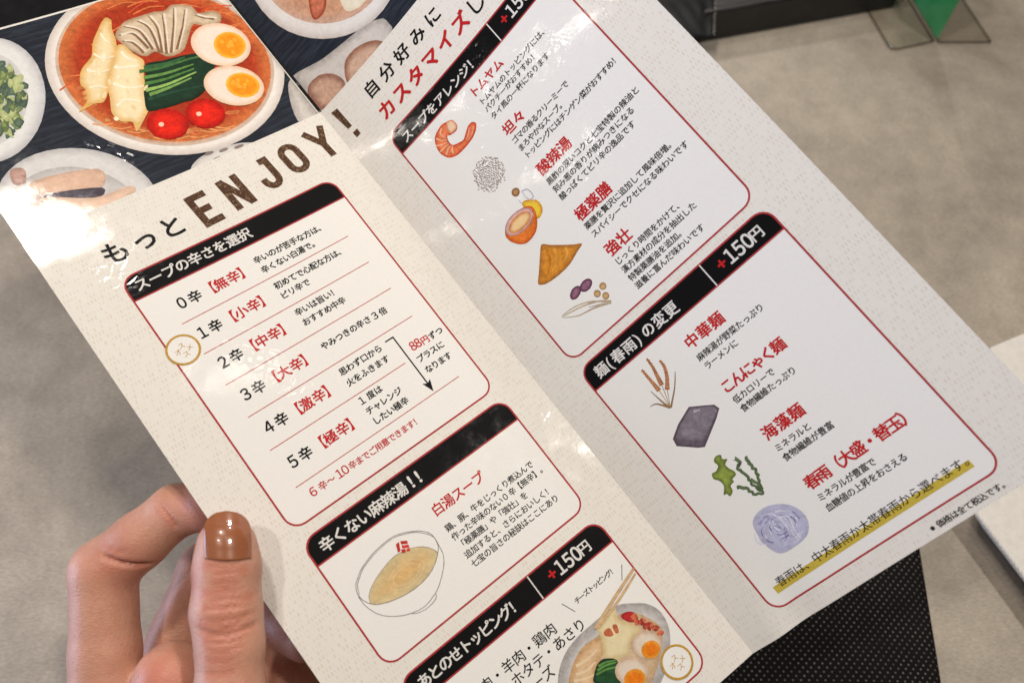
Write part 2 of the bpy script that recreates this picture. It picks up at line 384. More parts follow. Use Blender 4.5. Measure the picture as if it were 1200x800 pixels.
# spice list
rows = [('0', '無', 37.5), ('1', '小', 48.1), ('2', '中', 58.6), ('3', '大', 69.75), ('4', '激', 80.95), ('5', '極', 92.6)]
for d_, k_, v in rows:
    T('L', d_, -69.8, v, 4, size=4.5, bold=0.022, sx=0.88); T('L', '辛', -65.9, v, 4, size=3.9, bold=0.03)
    T('L', '【', -61.6, v, 4, size=4.3, bold=0.0, mat='red'); T('L', k_+'辛', -57.9, v, 3.95, size=3.9, bold=0.028, mat='red'); T('L', '】', -50.3, v, 4, size=4.3, bold=0.0, mat='red')
DL = dict(bold=0.027, size=2.5)
for s_, u, v in [('辛いのが苦手な方は、', -45.3, 36.2), ('辛くない白湯で。', -45.1, 39.9), ('初めてで心配な方は、', -44.8, 46.2), ('ピリ辛で', -45.0, 49.8), ('辛いは旨い！', -44.5, 56.5), ('おすすめ中辛', -44.4, 60.2),
                 ('思わず口から', -44.3, 78.6), ('火をふきます', -44.4, 82.4), ('チャレンジ', -44.7, 92.4), ('したい極辛', -44.8, 95.9)]:
    T('L', s_, u, v, 2.4, **DL)
T('L', 'やみつきの辛さ', -44.2, 69.3, 2.42, **DL); T('L', '3', -27.0, 69.5, 2.4, size=3.0, bold=0.016); T('L', '倍', -24.2, 69.5, 2.4, **DL)
T('L', '1', -44.9, 88.9, 2.4, size=3.0, bold=0.016); T('L', '度は', -41.9, 88.8, 2.5, **DL)
T('L', '6', -70.0, 102.5, 2.4, size=3.3, bold=0.014, mat='red'); T('L', '辛～', -67.0, 102.5, 2.6, size=2.55, bold=0.02, mat='red'); T('L', '10', -61.6, 102.5, 2.9, size=3.3, bold=0.014, mat='red')
T('L', '辛までご用意できます！', -57.4, 102.5, 2.18, size=2.4, bold=0.02, mat='red')
T('L', '88', -23.3, 83.6, 2.9, size=3.7, bold=0.02, mat='red', sx=0.85); T('L', '円', -19.2, 83.9, 2.5, size=2.7, bold=0.028, mat='red'); T('L', 'ずつ', -16.6, 84.0, 2.5, **DL)
T('L', 'プラスに', -23.7, 87.9, 2.4, **DL); T('L', 'なります', -23.6, 91.9, 2.3, **DL)
for a, b, v in ((-73.0, -18.5, 43.1), (-72.8, -18.3, 53.8), (-72.7, -17.8, 64.6), (-72.8, -17.8, 75.6), (-73.0, -28.2, 86.6), (-73.1, -17.8, 98.9)):
    flat_print('rule_line', 'L', band([(a+(b-a)*k/14, v) for k in range(15)], 0.26), M['thin'], menu, 2)
flat_print('arrow', 'L', band([(-29.3, 78.0), (-26.7, 78.0)], 0.42)+band([(-26.55, 77.8), (-26.55, 84), (-26.55, 90), (-26.55, 96)], 0.42)+[np.array([(-27.9, 94.6), (-26.55, 95.4), (-25.2, 94.6), (-26.55, 98.3)])], M['black'], menu, 3)
# mild soup box
T('L', '白湯スープ', -45.5, 126.1, 3.5, size=3.75, bold=0.02, mat='red')
for s_, v in (('鶏、豚、牛をじっくり煮込んで', 132.0), ('作った辛味のない0 辛【無辛】。', 134.95), ('「極薬膳」や「強壮」を', 137.9), ('追加すると、さらにおいしく！', 140.9), ('七宝の旨さの秘訣はここにあり', 143.9)):
    T('L', s_, -46.0, v, 2.21, size=2.3, bold=0.016)
T('L', 'チーズトッピング！', -29.4, 169.2, 1.6, size=1.85, bold=0.022)
flat_print('accent_stroke', 'L', band([(-33.5, 167.2), (-31.8, 171.2)], 0.2), M['grey'], menu, 3); flat_print('accent_stroke', 'L', band([(-13.5, 169.6), (-16.2, 172.9)], 0.2), M['grey'], menu, 3)
T('L', '豚肉・羊肉・鶏肉', -65.6, 170.5, 3.6, size=3.7, bold=0.01); T('L', 'エビ・ホタテ・あさり', -65.4, 174.6, 3.58, size=3.7, bold=0.01); T('L', 'チーズ', -54.4, 178.7, 3.5, size=3.7, bold=0.01)
# right page
T('R', '自分好みに', 18.3, 7.9, 7.35, size=5.7, bold=0.024); T('R', 'カスタマイズ', 18.0, 16.7, 6.95, size=6.3, bold=0.036, mat='red'); T('R', 'し', 59.7, 16.7, 6.95, size=6.5, bold=0.014)
RD = dict(size=2.32, bold=0.016); RH = dict(bold=0.03, mat='red')
blocks = [('トムヤム', 42.6, 35.3, 3.46, 3.6, [('トムヤムのトッピングには、', 39.4), ('パクチーがおすすめ！', 42.2), ('タイ風の一杯になります', 45.3)], 2.24),
          ('坦々', 43.4, 51.5, 4.25, 4.1, [('ゴマの香るクリーミーで', 55.6), ('まろやかなスープ。', 58.7), ('トッピングにはチンゲン菜がおすすめ！', 61.7)], 2.11),
          ('酸辣湯', 43.7, 67.9, 4.25, 4.35, [('黒酢の深いコクと七宝特製の辣油と', 72.3), ('刻み葱の香りが病みつきになる', 75.3), ('酸っぱくてピリ辛の逸品です', 78.3)], 2.27),
          ('極薬膳', 43.6, 85.9, 4.35, 4.4, [('薬膳を贅沢に追加して風味倍増。', 89.9), ('スパイシーでクセになる味わいです', 93.0)], 2.26),
          ('強壮', 43.6, 99.5, 4.5, 4.4, [('じっくり時間をかけて、', 103.6), ('漢方素材の成分を抽出した', 106.6), ('特製薬膳油を追加。', 109.6), ('滋養に富んだ味わいです', 112.5)], 2.26),
          ('中華麺', 43.5, 133.9, 4.35, 4.2, [('麻辣湯が野菜たっぷり', 138.8), ('ラーメンに', 141.8)], 2.25),
          ('こんにゃく麺', 42.9, 149.3, 3.4, 4.0, [('低カロリーで', 153.6), ('食物繊維たっぷり', 156.6)], 2.25),
          ('海藻麺', 43.4, 165.5, 4.35, 4.2, [('ミネラルと', 170.2), ('食物繊維が豊富', 173.3)], 2.27),
          ('春雨（大盛・替玉）', 43.3, 182.0, 3.6, 4.1, [('ミネラルが豊富で', 186.6), ('血糖値の上昇をおさえる', 189.8)], 2.2)]
for h_, u, v, p_, sz, ls, lp in blocks:
    T('R', h_, u, v, p_, size=sz, **RH)
    for s_, vv in ls: T('R', s_, 42.5, vv, lp, **RD)
flat_print('marker_stripe', 'R', band([(16.4+59.4*k/16, 199.7) for k in range(17)], 2.1), M['yellow'], menu, 2)
T('R', '春雨は、中太春雨か太帯春雨から選べます。', 19.4, 198.4, 2.97, size=3.05, bold=0.004)
T('R', '※価格は全て税込です。', 58.9, 207.6, 1.93, size=2.0, bold=0.018)
# gold recommendation stamps: a ring with four small kana
for pn, cu, cv, rr, sl in (('L', -76.56, 49.85, 4.25, 5), ('L', -17.90, 198.58, 4.25, 10)):
    ring = [(cu+rr*math.cos(R(a)), cv+rr*math.sin(R(a))) for a in range(0, 360, 9)]
    flat_print('stamp_disc', pn, [np.array(ring)], M['frame'], menu, sl)
    flat_print('stamp_ring', pn, band(ring, 0.62, True), M['gold'], menu, sl+1)
    for ch, du, dv in (('オ', -1.45, 0.0), ('ス', 0.15, -1.25), ('ス', 0.1, 1.5), ('メ', 1.7, 0.2)): T(pn, ch, cu+du, cv+dv, 2, size=2.0, bold=0.0, mat='gold', layer=sl+1)

# pictures: each polygon = layer | rim colour | centre colour | blend width | uv steps in 1/20 mm
ART = """
@bowl L s
1|.62,.56,.52|.85,.8,.76|3|-68,-324 -47,53 -51,48 -55,42 -59,35 -62,29 -64,22 -65,16 -66,9 -67,2 -66,-4 -65,-10 -64,-17 -62,-22 -60,-28 -56,-33 -53,-38 -49,-43 -45,-46 -41,-51 -36,-54 -30,-57 -26,-60 -20,-62 -14,-64 -8,-65 -3,-65 4,-67 9,-65 15,-66 21,-64 27,-62 33,-60 38,-57 43,-53 49,-49 52,-45 57,-39 22,-12 658,0 55,35 58,47 53,52 48,59 42,63 15,29 0,717 -24,42
2|.62,.5,.42|.6,.35,.22|2|-111,-376 -42,49 -47,44 -51,39 -53,33 -57,27 -58,20 -60,15 -61,9 -61,3 -61,-3 -60,-10 -59,-14 -57,-20 -55,-26 -52,-30 -48,-35 -46,-39 -41,-43 -38,-47 -33,-50 -28,-52 -23,-55 -19,-58 -13,-58 -7,-60 -2,-61 3,-61 9,-61 14,-60 20,-59 25,-57 30,-55 35,-52 40,-49 45,-45 49,-40 52,-36 56,-30 54,-23 415,0 31,11 59,30 57,36 52,42 49,48 43,53 38,57 32,62 32,85 0,418 -11,35 -27,62 -32,57
3|.62,.17,.05|.42,.04,.012|6|-124,-395 -41,47 -44,42 -49,37 -52,31 -54,26 -56,20 -58,14 -58,9 -60,2 -58,-3 -59,-9 -56,-15 -56,-19 -53,-25 -50,-29 -48,-34 -44,-38 -41,-42 -36,-45 -32,-48 -28,-51 -23,-54 -18,-55 -12,-57 -8,-58 -3,-58 3,-59 9,-58 13,-58 19,-57 24,-54 29,-53 34,-50 39,-47 42,-42 47,-39 51,-34 54,-29 56,-23 56,-16 271,0 40,10 59,22 57,29 55,35 51,41 46,46 42,51 37,55 32,59 25,62 19,65 8,41 0,240 -10,47 -19,62 -25,59 -31,55
4|.62,.09,.03||1|-308,-962 61,-2 46,5 38,20 43,31 5,-7 -43,-33 -39,-20 -47,-6 -61,1
4|.75,.2,.06||1|-720,-1342 62,-12 46,-3 39,12 45,24 5,-8 -45,-24 -40,-13 -48,2 -62,11
4|.62,.09,.03||1|-619,-1262 72,-29 55,-16 46,0 55,8 3,-9 -54,-9 -48,0 -57,16 -72,28
4|.75,.2,.06||1|-110,-879 72,-15 35,-5 0,-10 -106,19
4|.62,.09,.03||1|-664,-1125 47,17 35,19 29,32 32,47 6,-6 -32,-48 -29,-33 -36,-21 -47,-17
4|.75,.2,.06||1|-217,-1034 63,-3 47,4 39,19 44,31 5,-8 -44,-32 -40,-20 -48,-4 -63,2
4|.62,.09,.03||1|-337,-1191 60,-1 45,6 37,21 42,33 6,-8 -42,-34 -38,-21 -47,-7 -60,0
4|.75,.2,.06||1|-842,-1136 68,-27 52,-15 45,0 51,9 3,-8 -51,-10 -46,-1 -54,15 -68,27
4|.62,.09,.03||1|-452,-979 68,-17 52,-7 43,8 50,18 4,-8 -50,-19 -44,-9 -54,7 -68,16
4|.75,.2,.06||1|-253,-860 77,-27 58,-14 49,1 58,9 3,-8 -57,-10 -51,-2 -60,14 -77,26
4|.62,.09,.03||1|-302,-1186 62,-3 47,4 38,18 44,31 6,-8 -44,-31 -40,-20 -48,-4 -62,2
4|.75,.2,.06||1|-598,-1241 64,-14 49,-4 41,10 47,21 4,-8 -47,-22 -42,-11 -50,4 -65,13
4|.62,.09,.03||1|-263,-1036 73,-22 55,-10 47,5 54,15 4,-8 -54,-16 -48,-6 -57,10 -73,21
4|.75,.2,.06||1|-353,-1117 53,12 39,17 32,29 35,44 6,-6 -35,-45 -32,-31 -40,-18 -53,-13
4|.62,.09,.03||1|-887,-1131 48,11 36,14 30,28 33,41 6,-6 -33,-43 -31,-28 -37,-16 -48,-12
4|.75,.2,.06||1|-572,-1135 67,-18 51,-8 42,8 50,17 4,-8 -49,-18 -44,-8 -53,7 -67,17
4|.62,.09,.03||1|-1261,-856 62,-23 47,-13 40,2 47,9 3,-7 -47,-11 -42,-2 -48,13 -62,22
4|.75,.2,.06||1|-190,-1083 49,21 36,23 29,36 32,52 7,-6 -31,-53 -30,-37 -37,-24 -49,-23
4|.62,.09,.03||1|-709,-1116 57,-1 42,5 35,19 40,32 6,-8 -40,-32 -37,-20 -43,-6 -57,0
4|.75,.2,.06||1|-996,-909 50,6 37,10 31,22 36,36 5,-7 -35,-36 -32,-24 -39,-11 -50,-6
4|.62,.09,.03||1|-397,-1066 69,-17 52,-8 44,7 51,18 4,-8 -50,-18 -46,-9 -54,7 -69,17
4|.75,.2,.06||1|-371,-1209 55,6 42,11 34,26 39,39 5,-7 -38,-40 -35,-27 -42,-12 -56,-8
4|.62,.09,.03||1|-405,-1161 52,12 39,16 31,29 36,44 6,-7 -35,-44 -32,-31 -40,-17 -52,-13
4|.75,.2,.06||1|-943,-1112 48,11 36,14 29,27 33,41 6,-6 -33,-42 -30,-28 -37,-16 -48,-11
4|.62,.09,.03||1|-698,-1178 55,1 42,8 34,21 39,34 5,-7 -39,-35 -35,-23 -42,-8 -55,-2
4|.75,.2,.06||1|-187,-878 56,10 41,15 34,27 38,42 6,-7 -38,-42 -34,-29 -43,-16 -55,-11
4|.62,.09,.03||1|-210,-1126 56,9 42,13 34,27 39,41 6,-7 -38,-42 -35,-28 -43,-14 -57,-10
4|.75,.2,.06||1|-212,-1036 61,0 46,7 37,20 43,34 6,-7 -43,-35 -38,-22 -47,-7 -62,-2
4|.62,.09,.03||1|-648,-1056 64,-12 48,-4 40,10 47,21 4,-8 -46,-22 -42,-11 -49,4 -64,12
4|.75,.2,.06||1|-602,-1310 61,-9 47,-1 39,14 45,25 4,-7 -44,-27 -40,-15 -48,1 -62,8
4|.62,.09,.03||1|-472,-1051 48,19 35,21 29,34 32,49 6,-6 -31,-50 -29,-35 -37,-22 -47,-20
4|.75,.2,.06||1|-798,-1101 66,-20 49,-10 42,5 49,15 4,-8 -49,-15 -43,-6 -52,9 -65,20
4|.62,.09,.03||1|-212,-1088 66,-8 49,0 41,15 47,27 5,-8 -47,-28 -42,-16 -51,-1 -66,7
4|.75,.2,.06||1|-1163,-932 45,12 33,15 28,28 31,40 5,-6 -31,-41 -28,-29 -34,-16 -45,-13
4|.8,.36,.14||1|-1142,-489 23,21 21,14 26,7 33,4 2,-6 -33,-5 -24,-7 -20,-14 -23,-22
4|.8,.36,.14||1|-1078,-424 24,22 21,14 26,7 33,4 2,-6 -33,-5 -24,-7 -20,-14 -23,-23
4|.8,.36,.14||1|-900,-284 24,22 22,16 26,7 34,5 3,-6 -34,-6 -25,-7 -21,-15 -23,-23
4|.8,.36,.14||1|-654,-225 25,24 23,16 27,8 36,5 2,-6 -35,-6 -26,-9 -21,-15 -24,-24
4|.8,.36,.14||1|-973,-319 24,23 21,15 26,7 34,5 2,-6 -33,-6 -25,-7 -20,-15 -24,-23
4|.8,.36,.14||1|-1220,-557 23,21 21,14 25,6 33,4 2,-6 -32,-5 -24,-6 -20,-14 -22,-22
4|.8,.36,.14||1|-1016,-406 24,21 21,15 26,7 34,5 2,-6 -33,-6 -25,-7 -20,-15 -23,-22
4|.8,.36,.14||1|-626,-232 25,23 23,16 27,8 36,6 2,-6 -35,-7 -26,-8 -21,-16 -25,-24
4|.8,.36,.14||1|-951,-346 24,22 21,15 27,7 34,5 2,-6 -34,-6 -25,-7 -20,-15 -23,-23
4|.8,.36,.14||1|-657,-228 25,23 23,16 27,8 36,5 2,-6 -35,-6 -26,-8 -21,-16 -24,-24
4|.8,.36,.14||1|-709,-241 25,23 22,16 27,8 35,5 3,-6 -35,-6 -26,-8 -21,-16 -24,-23
4|.8,.36,.14||1|-853,-303 24,22 22,15 27,8 34,5 3,-6 -35,-6 -25,-8 -20,-15 -24,-23
4|.8,.36,.14||1|-919,-331 24,23 22,15 26,7 34,5 2,-6 -34,-6 -25,-7 -20,-15 -24,-23
4|.8,.36,.14||1|-797,-240 24,23 23,16 26,7 35,6 2,-6 -34,-6 -25,-8 -21,-16 -24,-23
4|.6,.2,.07|.78,.42,.16|1|-238,-430 -6,6 -22,5 -12,-3 -7,-5 -1,-7 5,-6 10,-3 13,-1 11,3 7,5
4|.6,.2,.07|.45,.07,.02|1|-434,-260 -9,4 -17,-2 -20,-7 -18,-11 -12,-12 -1,-9 9,-4 16,2 21,8 18,11 12,11
4|.6,.2,.07|.78,.42,.16|1|-738,-257 -10,8 -17,1 -18,-6 -15,-11 -9,-13 1,-11 10,-8 16,-1 18,6 16,10 9,14
4|.6,.2,.07|.45,.07,.02|1|-1061,-489 -7,0 -11,-9 -11,-15 -14,-33 2,-9 7,0 11,9 11,15 9,18 5,15
4|.6,.2,.07|.78,.42,.16|1|-872,-299 -7,4 -11,-2 -14,-7 -11,-10 -7,-10 1,-8 7,-4 12,2 13,7 11,10 7,10
4|.6,.2,.07|.45,.07,.02|1|-263,-401 -9,2 -12,-6 -11,-12 -7,-15 -2,-15 3,-9 9,-2 12,6 11,12 7,15 2,14
4|.6,.2,.07|.78,.42,.16|1|-192,-399 -9,3 -13,-4 -12,-10 -8,-14 -3,-13 4,-11 9,-3 13,3 12,11 8,14 3,13
4|.6,.2,.07|.45,.07,.02|1|-887,-333 -7,7 -13,3 -14,-2 -13,-6 -8,-9 0,-9 7,-7 13,-3 14,2 13,6 8,9
4|.6,.2,.07|.78,.42,.16|1|-941,-339 -9,6 -10,1 -8,-6 -5,-10 1,-11 5,-11 9,-6 11,0 8,5 5,10 -1,12
4|.6,.2,.07|.45,.07,.02|1|-1123,-832 -6,6 -25,6 -14,-2 -9,-4 -2,-7 6,-6 11,-4 14,-2 14,2 9,5
4|.6,.2,.07|.78,.42,.16|1|-202,-415 -8,0 -14,-8 -16,-14 -14,-17 -8,-15 1,-9 8,-1 14,8 16,14 14,18 8,15
4|.6,.2,.07|.45,.07,.02|1|-514,-303 -8,6 -10,2 -10,-4 -7,-8 -3,-10 3,-10 8,-6 11,-2 10,4 7,8 2,10
4|.6,.2,.07|.78,.42,.16|1|-927,-346 -7,2 -9,-4 -7,-8 -4,-12 0,-11 4,-8 7,-3 9,4 7,9 4,12 0,11
4|.6,.2,.07|.45,.07,.02|1|-424,-264 -6,4 -10,1 -11,-3 -10,-6 -6,-7 0,-7 6,-5 10,-1 12,3 10,6 5,8
4|.6,.2,.07|.78,.42,.16|1|-249,-326 -5,6 -28,5 -14,-3 -9,-4 -2,-7 5,-5 12,-4 15,-1 14,2 10,5
4|.6,.2,.07|.45,.07,.02|1|-269,-380 -9,2 -10,-7 -8,-12 -5,-15 1,-14 6,-10 9,-1 10,6 8,12 5,15 -1,15
4|.6,.2,.07|.78,.42,.16|1|-1116,-745 -8,10 -14,6 -16,2 -16,-4 -9,-9 -1,-11 7,-10 14,-6 17,-2 15,5 10,8
4|.6,.2,.07|.45,.07,.02|1|-1129,-675 -8,2 -13,-4 -14,-11 -12,-13 -7,-13 0,-9 8,-2 13,4 14,11 12,13 7,13
4|.6,.2,.07|.78,.42,.16|1|-842,-344 -10,6 -15,0 -17,-8 -14,-12 -7,-14 1,-11 10,-6 15,1 17,7 14,13 7,13
4|.6,.2,.07|.45,.07,.02|1|-711,-229 -9,8 -12,2 -13,-4 -10,-9 -4,-11 2,-11 9,-7 12,-2 13,3 10,9 4,11
4|.6,.2,.07|.78,.42,.16|1|-689,-283 -4,6 -17,2 -8,-4 -4,-7 1,-6 5,-6 8,-3 8,1 8,4 4,6
4|.6,.2,.07|.45,.07,.02|1|-232,-377 -6,4 -29,0 -24,-11 -2,-5 6,-4 13,-2 15,2 15,4 10,6
4|.6,.2,.07|.78,.42,.16|1|-1115,-782 -6,10 -12,7 -13,2 -12,-5 -7,-8 0,-11 7,-10 11,-7 14,-2 11,4 7,9
4|.6,.2,.07|.45,.07,.02|1|-757,-246 -5,1 -11,-9 -2,-15 3,-6 5,-1 5,3 5,6 3,8
4|.6,.2,.07|.78,.42,.16|1|-1044,-477 -6,1 -9,-6 -9,-11 -8,-26 2,-8 7,-1 9,6 8,12 7,13 2,13
4|.6,.2,.07|.45,.07,.02|1|-1107,-812 -6,4 -11,0 -14,-5 -12,-7 -7,-9 -1,-7 6,-4 12,0 13,5 12,8 8,8
4|.6,.2,.07|.78,.42,.16|1|-1116,-538 -6,5 -9,1 -9,-3 -7,-6 -4,-7 1,-8 6,-5 8,-1 9,3 8,6 4,8
4|.6,.2,.07|.45,.07,.02|1|-695,-244 -8,3 -15,-2 -17,-8 -15,-11 -10,-12 0,-8 8,-4 14,3 18,8 15,11 10,11
4|.6,.2,.07|.78,.42,.16|1|-244,-363 -10,3 -17,-5 -20,-12 -16,-16 -9,-15 0,-11 10,-3 17,5 20,12 16,16 10,15
4|.6,.2,.07|.45,.07,.02|1|-973,-394 -8,4 -14,-1 -18,-5 -17,-8 -11,-9 -1,-8 7,-4 15,1 18,5 16,8 11,9
5|.42,.28,.17|.66,.53,.38|2.2|-786,-1116 12,-24 32,-30 42,-29 32,-13 36,-4 150,0 55,18 13,2 13,-4 37,-21 13,-3 14,2 41,16 42,26 14,18 3,13 -1,47 6,11 14,6 59,7 16,5 11,10 16,24 4,13 0,13 -5,14 -22,30 -27,20 -14,3 -31,-4 -30,-12 -14,-10 -39,-39 -14,-5 -12,4 -25,23 -80,93 -35,36 -17,11 -32,12 -29,4 -24,-1 -10,-2 -20,-12 -8,-10 -24,-43 -10,-9 -12,-1 -42,13 -12,-1 -11,-6 -19,-20 -24,-42 -12,-35 -20,-85
6|.25,.13,.07|.3,.18,.1|1|-764,-1113 48,1 17,5 12,12 8,22 5,34 8,92 19,-9 -12,-92 -7,-33 -11,-25 -16,-13 -19,-4 -50,3
6|.8,.72,.6||1|-750,-1110 48,-2 18,4 13,10 9,23 7,33 10,91 7,-3 -9,-93 -6,-34 -9,-25 -16,-14 -19,-5 -49,0
6|.25,.13,.07|.3,.18,.1|1|-705,-1171 40,35 14,17 9,22 3,29 0,38 -7,101 18,-6 4,-100 -1,-39 -5,-31 -12,-23 -16,-18 -43,-31
6|.8,.72,.6||1|-692,-1169 42,32 15,17 9,21 5,29 0,38 -4,100 7,-2 6,-101 0,-39 -4,-32 -10,-23 -16,-19 -16,-14 -25,-20
6|.25,.13,.07|.3,.18,.1|1|-609,-1182 23,43 6,22 2,26 -14,82 -31,119 18,0 27,-121 9,-47 3,-38 -3,-28 -8,-22 -27,-41
6|.8,.72,.6||1|-597,-1180 26,41 7,21 3,25 -13,83 -28,120 6,-1 19,-72 21,-95 5,-38 -3,-29 -7,-23 -10,-19 -14,-24
6|.25,.13,.07|.3,.18,.1|1|-529,-1191 2,61 -7,56 -29,79 -47,109 16,4 44,-110 28,-82 4,-31 1,-29 -6,-59
6|.8,.72,.6||1|-517,-1190 5,59 -1,27 -4,29 -28,80 -45,109 6,2 47,-110 29,-81 6,-31 1,-29 -3,-61
6|.25,.13,.07|.3,.18,.1|1|-444,-1176 -52,118 -94,191 16,5 101,-224 35,-89
6|.8,.72,.6||1|-431,-1178 -49,119 -90,193 6,2 107,-223 38,-89
6|.25,.13,.07|.3,.18,.1|1|-355,-1192 -81,138 -124,188 14,9 139,-225 56,-108
6|.8,.72,.6||1|-342,-1194 -77,140 -121,191 5,3 144,-223 59,-107
6|.25,.13,.07|.3,.18,.1|1|-296,-1155 -89,124 -129,153 11,12 126,-158 85,-128
6|.8,.72,.6||1|-282,-1157 -86,126 -127,156 4,5 104,-124 47,-61 67,-96
6|.25,.13,.07|.3,.18,.1|1|-769,-1063 28,15 10,9 7,11 10,41 6,62 18,-9 -10,-62 -13,-42 -10,-12 -12,-8 -31,-11
6|.8,.72,.6||1|-756,-1060 29,12 11,8 9,10 11,40 9,61 7,-3 -8,-63 -11,-43 -9,-13 -12,-9 -29,-14
6|.25,.13,.07|.3,.18,.1|1|-264,-1080 33,42 58,43 13,-20 -61,-35 -38,-35
6|.8,.72,.6||1|-250,-1077 36,38 62,37 5,-7 -59,-41 -33,-39
7|.72,.42,.12|.86,.72,.45|2.5|-774,-1280 11,-3 9,3 6,6 6,18 -2,11 -28,61 -23,91 -24,62 -36,60 -97,118 -57,88 -27,35 -25,31 -25,20 -11,3 -33,-11 -14,-1 -90,20 -9,0 4,-5 55,-33 15,-13 10,-15 15,-34 9,-32 1,-13 -7,-34 3,-14 15,-36 24,-39 15,-18 18,-16 65,-43 18,-16 14,-19 32,-60 24,-35 108,-113
8|.74,.46,.16|.88,.75,.48|2.5|-820,-1037 13,-10 10,-3 8,1 14,11 8,26 8,55 28,67 1,19 -6,18 -36,59 -22,43 -39,96 -34,99 -17,33 -18,19 -92,80 -21,17 -14,7 -4,-5 14,-52 0,-15 -7,-9 -36,-17 -9,-9 -6,-12 -10,-29 -1,-17 1,-18 5,-20 41,-94 18,-60 18,-41 32,-46 60,-72 78,-104
9|.93,.85,.66||1|-1061,-935 27,25 24,16 29,7 39,2 2,-7 -37,-4 -27,-8 -22,-17 -25,-27
9|.93,.85,.66||1|-1112,-800 31,-1 21,4 18,13 20,21 4,-5 -27,-33 -20,-11 -43,-4
9|.93,.85,.66||1|-857,-1174 0,62 6,16 11,12 5,-6 -9,-13 -4,-14 5,-61
9|.93,.85,.66||1|-969,-1035 15,32 17,22 29,7 41,1 2,-6 -40,-4 -25,-8 -14,-21 -13,-34
9|.95,.87,.7||1|-915,-885 36,15 51,13 55,11 3,-8 -90,-25 -45,-24
9|.95,.87,.7||1|-981,-776 31,39 29,27 40,13 52,8 3,-8 -51,-11 -36,-14 -27,-27 -28,-42
9|.95,.87,.7||1|-1039,-610 37,-20 15,-6 14,0 15,5 16,12 41,34 5,-6 -39,-38 -17,-13 -16,-7 -17,-1 -17,5 -39,18
9|.95,.87,.7||1|-822,-989 5,38 7,29 17,19 25,18 4,-7 -22,-20 -13,-19 -5,-27 -1,-39
9|.86,.73,.46|.95,.87,.68|0.7|-1014,-865 -5,-5 0,-13 4,-16 15,-28 8,-3 4,5 1,12 -4,17 -7,16 -9,11
9|.86,.73,.46|.78,.58,.3|0.7|-936,-668 -5,-3 -2,-9 1,-13 10,-23 6,-4 5,3 1,22 -4,14 -6,10
9|.86,.73,.46|.92,.8,.55|0.7|-1006,-886 1,-7 8,-11 12,-12 23,-15 6,1 -2,7 -20,23 -13,10 -10,5
9|.86,.73,.46|.95,.87,.68|0.7|-922,-800 -7,0 -6,-5 -1,-9 2,-10 6,-9 7,-5 8,0 5,5 2,9 -2,10 -6,9
9|.86,.73,.46|.78,.58,.3|0.7|-1051,-864 -5,0 -4,-5 0,-16 9,-11 5,1 5,12 -2,8
9|.86,.73,.46|.92,.8,.55|0.7|-817,-753 -5,-2 -9,-24 1,-28 4,-7 5,2 5,9 3,15 1,16 -2,12
9|.86,.73,.46|.95,.87,.68|0.7|-1083,-822 8,-18 11,-13 23,-18 5,1 -1,6 -18,25 -13,11 -10,6
9|.86,.73,.46|.78,.58,.3|0.7|-844,-658 0,-7 7,-10 10,-11 21,-11 5,2 0,7 -17,21 -11,8 -10,4
9|.86,.73,.46|.92,.8,.55|0.7|-1015,-940 -2,-6 3,-12 8,-13 18,-19 6,0 2,6 -10,25 -10,12 -9,7
9|.86,.73,.46|.95,.87,.68|0.7|-1094,-519 -5,-6 -1,-8 2,-8 6,-7 8,-3 7,2 6,6 1,8 -3,9 -6,6 -8,3
9|.86,.73,.46|.78,.58,.3|0.7|-995,-782 -4,-4 0,-9 2,-10 12,-17 7,-1 4,3 -2,20 -6,10 -6,6
9|.86,.73,.46|.92,.8,.55|0.7|-934,-771 -1,-6 3,-9 6,-8 15,-8 5,2 1,6 -10,17 -7,6 -7,2
9|.86,.73,.46|.95,.87,.68|0.7|-940,-980 -2,-10 5,-14 9,-14 13,-11 12,-3 7,4 2,10 -4,14 -10,14 -12,10 -12,4
9|.86,.73,.46|.78,.58,.3|0.7|-956,-545 -8,0 -6,-7 -3,-11 0,-14 5,-11 6,-7 8,0 6,7 3,12 0,13 -5,12
9|.86,.73,.46|.92,.8,.55|0.7|-1043,-906 -8,1 -7,-6 -3,-11 0,-13 5,-12 7,-7 8,-1 7,6 4,11 -1,13 -4,12
9|.86,.73,.46|.95,.87,.68|0.7|-890,-872 -6,0 -5,-5 -2,-10 3,-20 5,-5 6,-1 5,6 3,9 0,11 -3,9
9|.86,.73,.46|.78,.58,.3|0.7|-1019,-935 -6,-1 -3,-5 1,-16 11,-10 5,1 4,12 -2,8
9|.86,.73,.46|.92,.8,.55|0.7|-976,-636 -6,-6 -2,-13 3,-18 8,-18 10,-12 10,-4 6,5 2,14 -3,18 -8,18 -10,12
9|.86,.73,.46|.95,.87,.68|0.7|-1073,-825 -2,-6 2,-11 7,-13 18,-17 6,0 2,6 -9,24 -9,11 -8,6
9|.86,.73,.46|.78,.58,.3|0.7|-1077,-705 -1,-6 5,-10 8,-11 18,-12 6,2 0,7 -13,20 -10,8 -8,4
9|.86,.73,.46|.92,.8,.55|0.7|-1022,-861 -3,-7 1,-10 5,-10 8,-7 8,-2 7,3 3,7 -2,10 -5,9 -8,7 -8,3
9|.86,.73,.46|.95,.87,.68|0.7|-922,-651 -5,-5 -1,-8 3,-10 13,-14 6,-1 5,5 -2,17 -6,9 -7,6
9|.86,.73,.46|.78,.58,.3|0.7|-997,-949 -3,-6 2,-11 6,-13 16,-20 7,-1 2,5 -8,25 -8,12 -8,8
9|.86,.73,.46|.92,.8,.55|0.7|-921,-576 -4,-2 -2,-7 1,-9 8,-17 5,-3 4,3 2,16 -4,10
